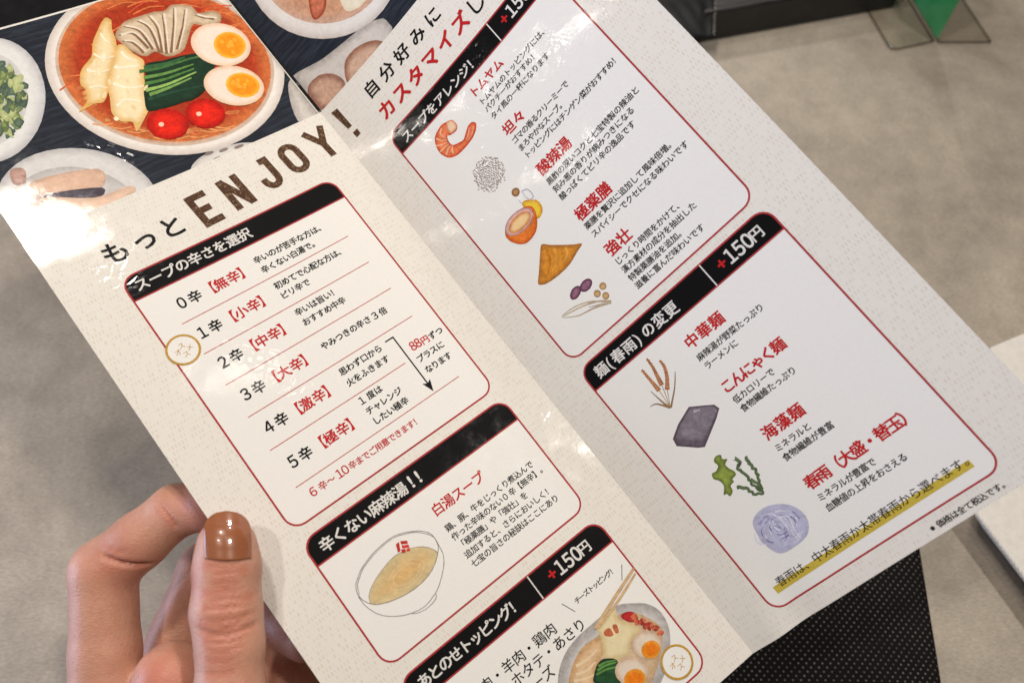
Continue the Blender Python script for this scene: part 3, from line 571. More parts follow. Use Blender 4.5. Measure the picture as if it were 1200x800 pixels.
9|.86,.73,.46|.95,.87,.68|0.7|-949,-957 -3,-7 1,-10 5,-10 7,-6 9,-2 6,3 3,7 -1,10 -5,9 -8,7 -8,2
9|.86,.73,.46|.78,.58,.3|0.7|-897,-752 -5,-4 -1,-6 1,-9 11,-14 6,-2 5,4 0,16 -5,8 -6,5
9|.008,.025,.012|.012,.04,.02|2|-732,-841 16,-4 17,2 65,17 119,12 69,13 35,14 14,11 12,17 9,23 12,46 3,33 -113,96 -37,49 -30,18 -41,16 -52,9 -43,-9 -69,-2 -90,-9 -22,-4 -38,-12 -5,-4 -2,-8 8,-33 37,-86 26,-46 51,-70 27,-61 10,-17
10|.06,.17,.05||1|-802,-791 72,15 65,10 182,5 87,13 4,-10 -40,-12 -45,-7 -181,-11 -63,-11 -70,-18
10|.14,.3,.07||1|-802,-736 106,18 70,5 147,-1 3,-10 -181,-10 -63,-11 -72,-17
10|.08,.22,.05||1|-819,-690 101,13 70,2 151,-6 2,-11 -185,-1 -62,-9 -68,-14
10|.3,.5,.13||1|-837,-642 110,8 73,-1 155,-16 2,-10 -191,9 -66,-5 -75,-12
10|.2,.38,.1||1|-836,-602 112,-3 97,-8 80,-9 2,-10 -143,7 -141,-4
10|.04,.13,.05||1|-762,-809 109,20 57,5 96,-3 3,-11 -121,-6 -134,-32
10|.02,.07,.04||1|-859,-574 143,7 197,31 4,-10 -194,-39 -143,-15
11|.8,.55,.38|.86,.74,.64|2|-108,-661 -20,20 -22,17 -26,12 -26,8 -28,3 -28,-1 -27,-6 -27,-11 -25,-14 -22,-18 -20,-21 -17,-24 -13,-27 -9,-28 -5,-29 0,-29 3,-29 8,-28 12,-26 16,-23 19,-21 22,-17 25,-14 26,-9 28,-4 28,0 29,5 27,10 26,14 23,19 21,22 17,25 13,27 10,29 4,30 1,31 -5,29 -8,29 -13,26
12|.93,.5,.05|.92,.3,.01|1.6|-123,-690 -27,24 -15,8 -32,10 -32,-2 -15,-5 -27,-17 -19,-25 -7,-16 -5,-33 1,-17 9,-35 8,-16 23,-28 28,-20 16,-6 33,-5 32,7 14,7 24,22 15,30 6,34 -5,35 -6,18
13|.95,.42,.04||1|-217,-739 -8,-5 0,-14 6,-14 11,-7 7,5 1,14 -7,14
13|.95,.42,.04||1|-174,-756 -11,5 -10,-5 -5,-11 4,-12 11,-5 10,5 5,11
13|.95,.42,.04||1|-216,-745 -5,-9 4,-14 10,-13 11,-3 5,8 -4,15 -10,13
13|.95,.42,.04||1|-142,-768 -11,0 -7,-9 1,-14 7,-11 11,-1 7,10 -1,14
13|.95,.42,.04||1|-177,-762 -10,0 -6,-11 2,-14 8,-10 10,0 6,11 -2,14
13|.95,.42,.04||1|-200,-738 -9,-4 -2,-13 6,-15 10,-7 8,4 2,13 -6,15
13|.95,.42,.04||1|-211,-679 -10,-3 -4,-11 4,-15 9,-9 9,3 4,11 -3,15
13|.95,.42,.04||1|-220,-791 -10,3 -9,-8 -2,-13 6,-11 10,-3 9,7 2,14
13|.95,.42,.04||1|-184,-735 -10,-1 -6,-10 2,-14 8,-10 10,0 6,10 -2,15
11|.8,.55,.38|.86,.74,.64|2|-208,-334 -18,18 -20,15 -24,10 -25,7 -26,2 -27,-2 -27,-6 -26,-10 -25,-14 -23,-17 -20,-21 -18,-22 -14,-25 -11,-26 -6,-27 -3,-27 1,-26 6,-26 10,-23 13,-22 17,-18 20,-15 23,-12 25,-8 26,-3 28,1 27,6 27,9 25,14 24,17 21,21 19,24 14,25 11,27 7,28 2,28 -2,27 -6,26 -11,24
12|.93,.5,.05|.92,.3,.01|1.6|-219,-365 -24,21 -14,7 -31,7 -31,-3 -16,-5 -28,-18 -11,-12 -18,-27 -9,-32 0,-17 6,-31 6,-15 20,-25 26,-17 15,-5 32,-3 32,8 15,7 25,22 18,29 9,32 -1,33 -5,16
13|.95,.42,.04||1|-302,-399 -7,-5 -1,-14 7,-13 10,-6 7,5 1,14 -7,13
13|.95,.42,.04||1|-312,-417 -10,4 -10,-6 -3,-12 5,-11 10,-4 10,6 3,12
13|.95,.42,.04||1|-338,-462 -10,4 -11,-4 -4,-12 4,-11 10,-4 10,4 5,12
13|.95,.42,.04||1|-255,-437 -9,-3 -3,-12 4,-14 9,-8 9,3 3,12 -4,14
13|.95,.42,.04||1|-312,-447 -10,6 -11,-4 -5,-10 3,-11 10,-6 11,3 5,11
13|.95,.42,.04||1|-341,-464 -8,-5 0,-13 6,-14 10,-6 7,5 1,14 -6,13
13|.95,.42,.04||1|-335,-424 -6,-7 3,-14 8,-13 10,-3 6,7 -2,14 -9,12
13|.95,.42,.04||1|-298,-410 -5,-9 4,-14 10,-11 10,-3 5,9 -4,14 -10,11
13|.95,.42,.04||1|-303,-466 -10,-2 -4,-11 3,-14 8,-9 10,2 4,11 -3,14
11|.45,.008,.004|.8,.02,.008|3|-750,-303 -25,27 -15,10 -34,12 -37,0 -18,-4 -34,-16 -27,-25 -18,-32 -6,-18 -2,-36 3,-18 14,-34 24,-27 15,-10 35,-13 37,-2 18,3 34,16 28,26 11,16 14,35 2,38 -4,18
12|.95,.6,.45||1|-870,-377 -6,7 -8,3 -8,-2 -6,-5 -2,-8 3,-9 6,-7 8,-3 8,2 6,5 2,8
11|.45,.008,.004|.8,.02,.008|3|-519,-276 -25,26 -15,10 -34,11 -36,1 -18,-4 -33,-16 -27,-25 -17,-31 -6,-17 -1,-36 3,-18 15,-32 24,-27 15,-10 34,-12 36,-2 18,4 34,16 27,25 11,15 13,35 1,36 -3,18
12|.95,.6,.45||1|-637,-349 -7,7 -8,3 -9,-2 -6,-6 -1,-8 2,-9 6,-6 9,-3 8,1 6,6 2,8
@greens_bowl L s
1|.5,.5,.52|.75,.75,.75|3|-1407,-750 -43,58 -47,50 -50,42 -50,34 -51,24 -49,14 -47,4 -43,-6 -39,-15 -33,-24 -28,-34 -11,-21 0,-340 11,-35 29,-66 34,-63 40,-61 45,-55 48,-48 51,-40 52,-31 52,-21 50,-9 48,2 43,14 38,25 32,36 23,45 16,54 7,61 -1,66 -11,69 -18,71 -26,70 -33,67
2|.62,.62,.62|.5,.52,.5|3|-1478,-809 -33,44 -35,39 -37,33 -38,26 -38,19 -36,12 -35,4 -33,-3 -29,-11 -25,-18 -21,-25 -16,-31 -10,-36 -5,-41 0,-45 6,-48 12,-49 17,-50 22,-50 27,-48 30,-46 34,-41 36,-36 38,-30 39,-23 38,-16 37,-7 35,2 32,10 27,18 23,26 17,34 12,39 4,45 -1,49 -8,51 -14,53 -19,52 -25,51
3|.12,.17,.07|.3,.38,.14|1.2|-1634,-874 -5,-6 1,-8 20,-46 14,-14 15,-5 2,7 -12,25 -23,37 -6,7
3|.4,.46,.2|.55,.58,.32|1.2|-1635,-736 -7,-3 -8,-14 8,-29 18,-20 18,5 8,-3 0,20 -9,38 -9,6
3|.07,.11,.08|.14,.2,.14|1.2|-1454,-1032 -19,-1 -6,-7 10,-56 -3,-15 9,-7 12,3 8,7 4,10 -5,47 -5,16
3|.12,.17,.07|.3,.38,.14|1.2|-1497,-871 -1,-5 16,-59 27,-8 8,1 0,6 -21,51 -10,7
3|.4,.46,.2|.55,.58,.32|1.2|-1534,-889 -5,-63 5,-4 12,1 9,-10 -5,25 2,44 -5,6
3|.07,.11,.08|.14,.2,.14|1.2|-1685,-679 2,-60 4,-16 12,-12 28,-20 11,-13 0,21 -9,50 -16,25 -17,17
3|.12,.17,.07|.3,.38,.14|1.2|-1415,-973 -6,0 -6,-5 -5,-6 -6,-25 -19,-13 12,-14 9,-4 17,4 7,5 3,8 0,31
3|.4,.46,.2|.55,.58,.32|1.2|-1618,-786 9,-21 10,-12 15,1 17,9 -7,16 -16,10 -24,4
3|.07,.11,.08|.14,.2,.14|1.2|-1632,-660 -22,7 -7,0 -1,-9 21,-58 8,-11 7,-2 8,3 11,11 3,16 -10,40 -5,4
3|.12,.17,.07|.3,.38,.14|1.2|-1492,-1001 -1,-14 11,-34 5,-3 5,3 6,-1 14,-27 9,-8 11,6 13,13 6,12 -6,5 -23,10 -3,29 -5,11 -13,4 -18,0
3|.4,.46,.2|.55,.58,.32|1.2|-1558,-869 -12,0 -2,-4 23,-36 6,-4 19,-3 9,-1 4,4 -13,32 -11,19
3|.07,.11,.08|.14,.2,.14|1.2|-1567,-971 -11,-12 -1,-9 3,-12 14,-24 12,-11 7,-2 25,2 7,6 -3,12 -17,30 -14,12 -18,9
3|.12,.17,.07|.3,.38,.14|1.2|-1536,-1009 -14,-4 -3,-5 10,-28 9,-14 11,-8 36,-16 3,2 1,9 -1,13 -5,15 -10,17 -25,30 -6,0
3|.4,.46,.2|.55,.58,.32|1.2|-1442,-874 -24,-3 -10,-3 -6,-6 12,-32 6,-10 5,-2 32,10 6,6 -3,8 -15,19 0,10
3|.07,.11,.08|.14,.2,.14|1.2|-1643,-907 6,-14 24,-35 9,-8 5,3 9,15 13,-1 -29,36 -17,14 -9,0
3|.4,.46,.2|.55,.58,.32|1.2|-1570,-753 1,-27 32,9 -17,28
3|.07,.11,.08|.14,.2,.14|1.2|-1486,-1006 3,-26 4,-13 5,-4 13,-3 29,-18 4,4 0,15 -11,0 -42,44
3|.4,.46,.2|.55,.58,.32|1.2|-1628,-776 25,-11 1,14 23,15 -1,13 -5,4 -6,0 -32,-12 -6,-4 -2,-6
3|.07,.11,.08|.14,.2,.14|1.2|-1455,-886 -7,-35 11,-28 5,-7 6,0 9,12 4,33 -3,5
3|.12,.17,.07|.3,.38,.14|1.2|-1472,-1033 -3,6 -3,-4 -18,-46 5,-21 7,-10 4,0 19,5 4,6
3|.4,.46,.2|.55,.58,.32|1.2|-1481,-994 20,-30 12,-12 9,0 14,10 20,2 1,18 -4,8 -5,3 -45,-9
3|.07,.11,.08|.14,.2,.14|1.2|-1610,-677 -19,-7 -6,-6 3,-21 4,-8 6,-4 11,1 3,22 16,-4 -5,20 -8,7
3|.12,.17,.07|.3,.38,.14|1.2|-1620,-741 -8,-1 -1,-4 3,-18 9,-21 13,-18 8,-2 8,2 5,4 -2,8 -12,33 -9,10
3|.4,.46,.2|.55,.58,.32|1.2|-1581,-866 -11,13 -6,-2 -10,-47 -7,-18 3,-18 6,-11 6,-4 6,8 16,37 2,27
3|.07,.11,.08|.14,.2,.14|1.2|-1603,-825 4,-14 19,-32 24,-9 28,-42 6,8 4,16 0,15 -5,11 -19,20 -20,28 -11,10 -12,1 -12,-4
3|.12,.17,.07|.3,.38,.14|1.2|-1616,-878 -1,-4 16,-31 5,-5 17,-4 12,-17 -2,16 -9,26 -17,13
3|.4,.46,.2|.55,.58,.32|1.2|-1619,-647 -13,0 -6,-5 -3,-48 3,-21 4,-9 19,16 3,9 -15,49 2,6
3|.07,.11,.08|.14,.2,.14|1.2|-1499,-853 -8,-15 -2,-15 13,-26 9,-14 8,-7 6,8 5,15 4,24 -26,33 -4,2
3|.12,.17,.07|.3,.38,.14|1.2|-1507,-1109 -2,-8 0,-14 5,-12 10,-11 28,-16 15,-3 5,3 3,7 0,20 -7,13 -12,7 -37,14
3|.4,.46,.2|.55,.58,.32|1.2|-1596,-766 -5,2 -5,-2 -4,-6 -10,-48 7,-24 5,-8 9,-4 13,7 8,40 0,15 -5,12
3|.07,.11,.08|.14,.2,.14|1.2|-1610,-955 25,-19 18,-7 6,5 11,22 -23,18 -11,5 -10,-3 -17,-12 -2,-3
3|.12,.17,.07|.3,.38,.14|1.2|-1734,-690 6,-24 6,-9 8,-1 19,7 20,2 7,2 3,6 0,7 -4,6 -31,2 -30,14 -4,-1
3|.07,.11,.08|.14,.2,.14|1.2|-1666,-765 -5,-5 -8,-24 -11,-19 2,-24 5,-10 9,-7 22,-6 6,2 4,4 4,29 -10,31
3|.12,.17,.07|.3,.38,.14|1.2|-1488,-909 19,-15 16,-2 6,3 1,7 -3,17 -6,-3 -14,14 -6,0 -11,-5 -4,-10
3|.4,.46,.2|.55,.58,.32|1.2|-1456,-998 -27,15 -4,-5 -2,-8 4,-20 20,-34 5,-2 16,15 11,23 -2,5 -5,4
3|.07,.11,.08|.14,.2,.14|1.2|-1536,-719 -21,18 -10,4 -7,-4 -8,-19 -1,-11 4,-21 31,-18 6,0 6,8 8,26 0,7
3|.12,.17,.07|.3,.38,.14|1.2|-1542,-933 -10,16 -2,0 -10,-31 1,8 11,-14 12,3 4,4 0,4
3|.4,.46,.2|.55,.58,.32|1.2|-1457,-1018 8,-20 7,-9 10,-5 24,-6 11,1 14,7 -1,11 -13,19 -23,21 -14,7 -14,6 -10,0 -3,-8
3|.07,.11,.08|.14,.2,.14|1.2|-1597,-847 1,-4 8,0 14,1 3,6 3,30 -14,-15 -27,0
3|.12,.17,.07|.3,.38,.14|1.2|-1562,-693 -24,3 -5,-4 -6,-40 5,-18 5,-3 31,44
3|.4,.46,.2|.55,.58,.32|1.2|-1552,-748 -15,0 -1,-14 5,-14 11,-10 8,-1 17,1 4,2 3,19 -3,18 -8,2
3|.4,.46,.2|.55,.58,.32|1.2|-1625,-843 46,-32 9,-3 9,4 7,8 7,13 -6,10 -51,20 -8,1 -7,-5 -5,-8
3|.07,.11,.08|.14,.2,.14|1.2|-1503,-1122 -2,-7 4,-24 11,-39 15,-11 14,0 9,11 1,8 -6,22 -24,30 -17,11
3|.12,.17,.07|.3,.38,.14|1.2|-1720,-748 7,-26 6,-9 7,1 8,8 13,16 7,19 -4,27 -6,9 -8,0 -18,-11
3|.4,.46,.2|.55,.58,.32|1.2|-1540,-877 -4,-13 2,-11 25,-19 8,-3 5,6 5,18 -6,19 -19,4
3|.07,.11,.08|.14,.2,.14|1.2|-1613,-729 -12,3 -5,-2 -5,-13 0,-8 13,-25 10,-6 5,0 12,9 3,6 -14,18
3|.12,.17,.07|.3,.38,.14|1.2|-1552,-728 -21,1 -7,-6 1,-37 4,-18 13,-21 18,-10 11,-1 8,3 1,11 -7,43 -7,25 -4,6
3|.4,.46,.2|.55,.58,.32|1.2|-1466,-1100 15,-6 16,0 21,-10 7,-1 -11,25 -8,11 -7,4 -22,1 -11,-5 -3,-13
3|.12,.17,.07|.3,.38,.14|1.2|-1573,-803 3,-19 0,-37 7,-6 18,-5 5,3 4,14 -6,27 -18,26 -6,2
3|.4,.46,.2|.55,.58,.32|1.2|-1634,-681 -15,-1 -4,-4 10,-36 -4,-37 5,-7 9,-4 7,0 11,17 2,12 -13,48 -5,11
3|.4,.46,.2|.55,.58,.32|1.2|-1556,-977 11,-18 10,-9 17,7 6,5 9,20 1,10 -6,6 -10,4 -29,3 -7,-3 -3,-6
3|.07,.11,.08|.14,.2,.14|1.2|-1509,-845 33,-46 9,-9 26,-6 15,1 1,4 -10,25 -13,22 -12,15 -13,2 -23,-9
3|.12,.17,.07|.3,.38,.14|1.2|-1611,-816 10,-22 9,-10 10,-7 23,-9 14,-2 4,3 8,20 0,9 -26,5 -35,26 -8,-1 -7,-5
3|.4,.46,.2|.55,.58,.32|1.2|-1508,-921 14,9 23,-7 2,28 -2,-2 -17,21 -13,-3 -4,-6
3|.07,.11,.08|.14,.2,.14|1.2|-1659,-755 -4,2 -10,-7 -10,-17 -7,-19 0,-18 8,-16 5,-3 9,11 9,21 2,22
3|.12,.17,.07|.3,.38,.14|1.2|-1538,-881 -8,-40 5,-4 14,3 9,16 3,22 -3,12 -8,11 -22,19 -7,2
3|.4,.46,.2|.55,.58,.32|1.2|-1562,-1030 12,-43 -9,-16 -1,-9 21,-34 11,-11 6,4 6,20 3,-3 -26,61
3|.12,.17,.07|.3,.38,.14|1.2|-1549,-826 12,2 40,-21 9,-1 14,8 -10,13 -17,15 -28,11 -12,1 -5,-7
3|.4,.46,.2|.55,.58,.32|1.2|-1582,-778 0,-20 10,-23 18,-19 20,-7 7,-5 -2,29 -5,14 -24,21 -18,11 -4,2
3|.07,.11,.08|.14,.2,.14|1.2|-1483,-814 -9,-22 -13,-6 -2,-3 33,-25 10,-3 10,12 2,14 -16,21
3|.12,.17,.07|.3,.38,.14|1.2|-1521,-1056 28,-46 10,-24 11,-6 24,-5 16,5 1,9 -7,16 -23,36 -9,6 -17,2 -27,8
3|.4,.46,.2|.55,.58,.32|1.2|-1571,-817 -5,-1 -11,-9 -8,-15 -1,-9 6,-23 9,-20 2,0 20,54 -2,9
3|.12,.17,.07|.3,.38,.14|1.2|-1506,-987 -6,4 -7,-11 -2,-22 1,-5 9,4 12,-24 3,36
3|.4,.46,.2|.55,.58,.32|1.2|-1508,-984 25,-16 12,-2 10,18 1,10 -5,9 -16,16 -16,11 -6,0 -5,-14 -1,-25
3|.07,.11,.08|.14,.2,.14|1.2|-1542,-923 -6,-19 1,-12 5,-11 43,-54 10,-7 4,8 -1,42 -43,49 -10,6
3|.12,.17,.07|.3,.38,.14|1.2|-1542,-815 -6,0 -7,-10 5,-19 -11,-9 0,-5 23,-12 11,-3 6,3 7,17 -11,18
3|.4,.46,.2|.55,.58,.32|1.2|-1458,-940 11,-30 24,-21 5,3 5,17 -4,8 -23,22 -17,7
3|.07,.11,.08|.14,.2,.14|1.2|-1549,-970 -2,-2 9,-17 18,-29 21,-14 18,-5 -7,25 -15,21 -19,15
3|.12,.17,.07|.3,.38,.14|1.2|-1500,-1132 -5,1 -5,-15 -8,-65 22,-23 9,-4 6,7 17,44 -2,11 -9,16
3|.4,.46,.2|.55,.58,.32|1.2|-1446,-1097 0,-11 7,-26 5,-5 11,-5 11,-15 5,-1 2,26 -1,21 -21,17 -14,2
3|.07,.11,.08|.14,.2,.14|1.2|-1532,-986 -7,17 -5,4 -8,-2 -18,-12 -10,-13 -2,-6 3,-13 4,-5 14,-4 25,2 5,4 2,8
3|.07,.11,.08|.14,.2,.14|1.2|-1483,-1172 6,-13 16,-9 21,-1 11,4 7,6 0,9 -10,21 -15,9 -21,3 -19,-2 -1,-7
3|.12,.17,.07|.3,.38,.14|1.2|-1506,-1072 -12,-19 -3,-12 15,-29 -9,-23 17,-6 8,2 4,6 1,19
3|.07,.11,.08|.14,.2,.14|1.2|-1528,-940 4,-10 36,-37 14,-4 13,7 2,17 -2,12 -13,30 -8,10 -4,-1 -10,-14 -25,-5
3|.12,.17,.07|.3,.38,.14|1.2|-1663,-698 15,-17 15,-25 3,0 9,21 0,6 -4,6 -13,9 -18,-5
3|.4,.46,.2|.55,.58,.32|1.2|-1477,-935 -3,-5 1,-11 4,-23 10,-25 19,-32 10,-9 8,1 7,8 4,10 -16,48 -32,30
3|.07,.11,.08|.14,.2,.14|1.2|-1440,-1104 -16,6 -6,-1 -2,-22 -28,-7 2,-7 16,-15 22,-4 9,3 3,8 2,35
3|.12,.17,.07|.3,.38,.14|1.2|-1652,-722 3,-27 5,-12 8,-6 9,-3 14,2 6,11 -2,20 -4,11 -35,2 -5,4
3|.07,.11,.08|.14,.2,.14|1.2|-1475,-948 -10,0 -5,-4 -10,-32 10,-27 7,-6 10,3 12,9 7,11 -2,12
3|.12,.17,.07|.3,.38,.14|1.2|-1630,-808 12,-35 5,12 21,-12 3,4 0,14 -21,29 -4,2 -14,-9
3|.4,.46,.2|.55,.58,.32|1.2|-1589,-755 -14,-17 -2,-8 8,-8 31,-15 16,9 2,14 -6,20 -9,9 -21,10 -3,-1
3|.07,.11,.08|.14,.2,.14|1.2|-1598,-877 -15,21 -9,3 -9,-8 -17,-30 -1,-12 3,-11 13,-33 6,-5 10,5 11,10 22,28 2,8 -3,9
3|.12,.17,.07|.3,.38,.14|1.2|-1582,-1012 0,-18 12,-35 7,-9 8,-2 9,3 8,9 -9,60 -6,9 -16,5 -6,-4
3|.4,.46,.2|.55,.58,.32|1.2|-1470,-1066 11,-15 9,-36 7,-2 22,6 -5,22 -16,35 -9,5 -17,-2 -3,-3
3|.07,.11,.08|.14,.2,.14|1.2|-1645,-766 -4,-6 -20,1 -9,-2 -7,-9 -7,-22 6,-14 6,-3 7,3 21,12
3|.12,.17,.07|.3,.38,.14|1.2|-1521,-844 -13,10 -5,0 -13,-36 22,-15 10,-5 8,0 6,4 8,10 1,15
3|.07,.11,.08|.14,.2,.14|1.2|-1513,-835 -9,-6 -2,-6 2,-9 12,-26 33,-49 2,2 -3,20 4,5 -2,7
3|.12,.17,.07|.3,.38,.14|1.2|-1457,-1064 0,-8 11,-27 25,5 12,-14 -5,23 -8,15 -29,7
3|.07,.11,.08|.14,.2,.14|1.2|-1629,-802 -3,-24 22,-27 7,-2 5,8 -3,22 -13,3
3|.12,.17,.07|.3,.38,.14|1.2|-1595,-907 -1,-6 9,-22 12,-9 19,-8 2,38 -10,17 -6,4 -9,-2
3|.07,.11,.08|.14,.2,.14|1.2|-1402,-946 -4,4 -4,-1 -22,-8 -9,-7 -11,-25 1,-11 8,-5 26,-4 11,2 5,4 10,18 2,10 -3,9
3|.12,.17,.07|.3,.38,.14|1.2|-1663,-842 15,-21 20,-13 11,-4 12,2 12,4 8,9 -1,16 -5,20 -7,15 -10,8 -11,3 -27,-1 -24,-11 -2,-8
@bamboo_bowl L s
1|.5,.49,.5|.68,.67,.67|3|-1197,172 -38,46 -45,39 -51,29 -56,19 -59,10 -61,0 -60,-9 -60,-19 -57,-27 -53,-35 -48,-42 -41,-48 -35,-52 -28,-57 -9,-28 0,-265 25,-56 33,-48 40,-41 47,-34 53,-26 57,-17 61,-6 62,4 62,14 61,25 58,34 53,43 47,52 39,57 30,63 21,66 11,66 0,67 -10,63 -20,59
2|.5,.48,.48|.6,.58,.57|3|-1307,137 -28,34 -33,29 -39,22 -42,15 -46,7 -46,0 -47,-8 -47,-14 -44,-22 -42,-27 -37,-33 -34,-37 -27,-41 -22,-44 -16,-46 -9,-47 -2,-46 5,-46 12,-43 19,-40 25,-35 31,-31 36,-25 40,-18 44,-12 47,-3 48,4 48,12 46,20 45,27 41,34 36,39 30,44 24,48 17,49 9,51 1,50 -7,48 -14,44
3|.6,.4,.3|.72,.48,.36|2|-1666,-332 66,5 98,17 97,25 63,28 18,34 -10,42 -30,36 -40,16 -61,-10 -82,-29 -78,-35 -53,-30 -23,-29 -7,-31 11,-26
3|.07,.06,.08|.084,.072,.096|2|-1652,-220 55,12 83,24 81,29 50,24 7,22 -19,22 -34,15 -36,4 -43,-15 -53,-27 -85,-55 -20,-20 -10,-19 3,-13
3|.66,.47,.36|.79,.56,.43|2|-1688,-213 43,16 129,78 62,30 57,11 110,0 36,4 17,13 3,17 -10,17 -23,14 -38,13 -53,14 -60,8 -57,-2 -60,-18 -65,-27 -58,-32 -39,-31 -19,-35 -6,-41 9,-34
3|.45,.28,.24|.54,.34,.29|2|-1740,-447 16,-5 20,3 19,9 10,12 -1,20 -8,26 -12,26 -13,16 -14,5 -17,-2 -16,-7 -9,-12 0,-20 5,-28 9,-26
3|.5,.36,.32|.6,.43,.38|2|-1755,-338 20,6 23,20 20,28 11,29 -1,34 -10,39 -16,37 -18,28 -24,16 -30,11 -29,2 -18,-8 -7,-23 2,-36 6,-39 21,-69 15,-34 17,-28
@small_bowl L s
1|.55,.53,.52|.7,.68,.66|2|-409,99 -11,18 -16,16 -22,14 -27,12 -32,8 -72,8 -39,-1 -79,-10 -74,-22 -34,-14 -54,-34 -20,-18 -14,-19 -9,-20 -3,-19 4,-19 9,-17 15,-16 20,-14 26,-12 30,-10 70,-10 39,0 80,8 77,21 34,15 31,16 27,19 21,19 15,21 9,20 3,21
2|.25,.2,.18||1|-719,-70 -8,7 -16,3 -19,-1 -15,-5 -4,-7 8,-7 17,-3 19,1 14,5
2|.25,.2,.18||1|-631,-52 -8,7 -17,3 -20,-1 -14,-5 -4,-8 8,-6 17,-4 19,1 15,6
2|.25,.2,.18||1|-538,-31 -8,7 -17,3 -20,-1 -15,-6 -4,-7 8,-7 17,-3 20,1 15,6
2|.25,.2,.18||1|-695,-13 -8,7 -16,3 -19,-1 -15,-6 -4,-7 8,-7 16,-3 20,1 14,6
@meat_bowl R s
1|.6,.55,.52|.78,.75,.73|3|977,-274 -49,45 -57,33 -63,21 -68,8 -72,-4 -74,-17 -74,-30 -73,-41 -69,-52 -65,-63 -57,-71 -49,-78 -40,-84 -28,-87 -17,-89 -5,-88 7,-86 20,-80 32,-73 42,-64 53,-52 60,-40 68,-26 73,-10 76,4 77,21 77,35 73,49 68,61 62,71 54,79 45,85 34,88 24,90 13,88 2,85 -9,79 -20,73 -31,65
2|.62,.4,.3|.6,.32,.2|4|934,-359 -41,37 -47,28 -53,17 -57,6 -61,-4 -62,-15 -62,-26 -61,-36 -58,-45 -54,-53 -48,-60 -41,-67 -33,-70 -24,-74 -14,-74 -5,-74 6,-71 16,-67 26,-60 35,-52 44,-43 50,-32 57,-21 60,-8 63,5 65,17 63,30 62,41 57,51 52,59 46,67 38,71 29,73 21,75 12,74 2,72 -8,67 -16,61 -25,54
3|.3,.05,.02|.6,.18,.1|1.5|482,-733 21,4 22,16 21,25 14,27 5,24 -9,25 -18,27 -25,28 -45,43 -16,11 -29,9 -25,0 -23,-4 -18,-13 -5,-9 1,-26 13,-34 48,-81 24,-33 23,-27
3|.75,.65,.5|.8,.74,.6|1.5|625,-566 26,25 32,47 33,56 25,53 12,37 -4,21 -17,11 -23,6 -26,1 -44,-5 -23,-8 -43,-25 -14,-14 -7,-13 -3,-15 6,-33 24,-83 13,-34 15,-23
@dumpling_dish L s
1|.42,.39,.37|.62,.58,.55|3|-74,-260 29,-48 15,-18 27,-19 0,384 -50,11 -39,3 -25,-6 -15,-13 -8,-18 -7,-23 -1,-31 7,-43 14,-48 17,-49
@dumpling_dish R s
1|.42,.39,.37|.62,.58,.55|3|3,-352 40,6 154,61 46,14 281,56 78,22 49,22 45,33 10,11 7,23 0,66 -18,30 -10,29 -14,13 -28,11 -47,6 -77,2 -345,-6 -171,-11
2|.3,.14,.1|.6,.38,.28|3|46,-220 38,-4 44,7 20,7 36,25 31,34 21,35 11,40 2,19 -1,17 -12,29 -23,22 -15,7 -43,8 -50,-3 -24,-6 -23,-11 -24,-15 -31,-26 0,-143 16,-23 12,-11
2|.3,.13,.08|.6,.4,.3|3|323,-128 19,-11 21,-6 23,-3 46,2 51,16 50,25 38,29 15,17 21,33 3,14 -1,11 -4,9 -10,8 -14,6 -22,5 -72,7 -90,1 -36,-2 -56,-11 -22,-9 -16,-12 -9,-14 2,-20 10,-26 16,-26 19,-25
@shrimp R b
1|.55,.06,.02|.8,.2,.08|1.2|598,701 25,10 7,5 4,7 3,8 2,18 -1,16 -3,7 -3,6 -10,8 -14,4 -19,-2 -19,-5 -20,-11 -5,0 -4,3 -3,6 -5,15 -2,19 1,10 2,9 6,6 17,9 31,12 11,3 10,1 10,-3 26,-15 32,-17 10,-4 18,-1 15,3 10,11 3,6 1,7 -2,7 -12,14 -17,13 -33,14 -21,5 -54,5 -44,-1 -27,-3 -12,-3 -24,-11 -11,-7 -10,-9 -8,-11 -6,-13 -9,-27 -2,-13 2,-27 6,-25 11,-22 12,-17 7,-7 17,-10 10,-4 51,-11 14,2
2|.7,.3,.15|.82,.6,.4|0.8|599,705 15,4 8,4 6,5 6,15 2,17 -2,17 -4,7 -6,5 -10,2 -28,-2 -10,-3 -4,-6 0,-17 6,-21 13,-22 4,-3
3|.85,.5,.3||1|544,703 -17,10 -7,5 -3,8 0,10 3,12 10,28 4,0 -8,-29 -2,-18 3,-4 5,-4 18,-7
3|.85,.5,.3||1|477,727 10,21 10,16 14,12 18,11 2,-3 -17,-13 -12,-11 -7,-15 -8,-21
3|.85,.5,.3||1|447,762 34,23 40,15 1,-4 -38,-18 -32,-25
3|.85,.5,.3||1|450,813 30,-3 43,6 0,-5 -43,-9 -32,0
3|.85,.5,.3||1|468,856 17,-13 13,-7 13,-2 16,-1 0,-4 -25,-2 -14,4 -26,15
3|.85,.5,.3||1|510,881 10,-25 14,-13 -3,-4 -9,5 -8,6 -14,25
3|.9,.5,.35||1|683,839 -35,28 -13,5 -16,2 1,3 16,-2 14,-4 16,-11 19,-17
3|.9,.5,.35||1|707,855 -20,16 -17,10 -19,5 -26,3 1,3 26,-3 20,-5 18,-10 20,-15
@oil R b
1|.35,.35,.45||1|682,1369 17,7 10,7 5,12 2,16 -2,19 -6,11 -7,0 -13,-5 -2,6 14,5 6,1 5,-1 7,-9 3,-12 0,-23 -4,-17 -3,-7 -6,-5 -7,-4 -17,-7
1|.4,.4,.48||1|631,1386 -3,24 7,25 4,-1 -7,-24 3,-23
1|.4,.4,.48||1|679,1363 -6,38 2,16 5,18 4,-1 -7,-32 6,-38
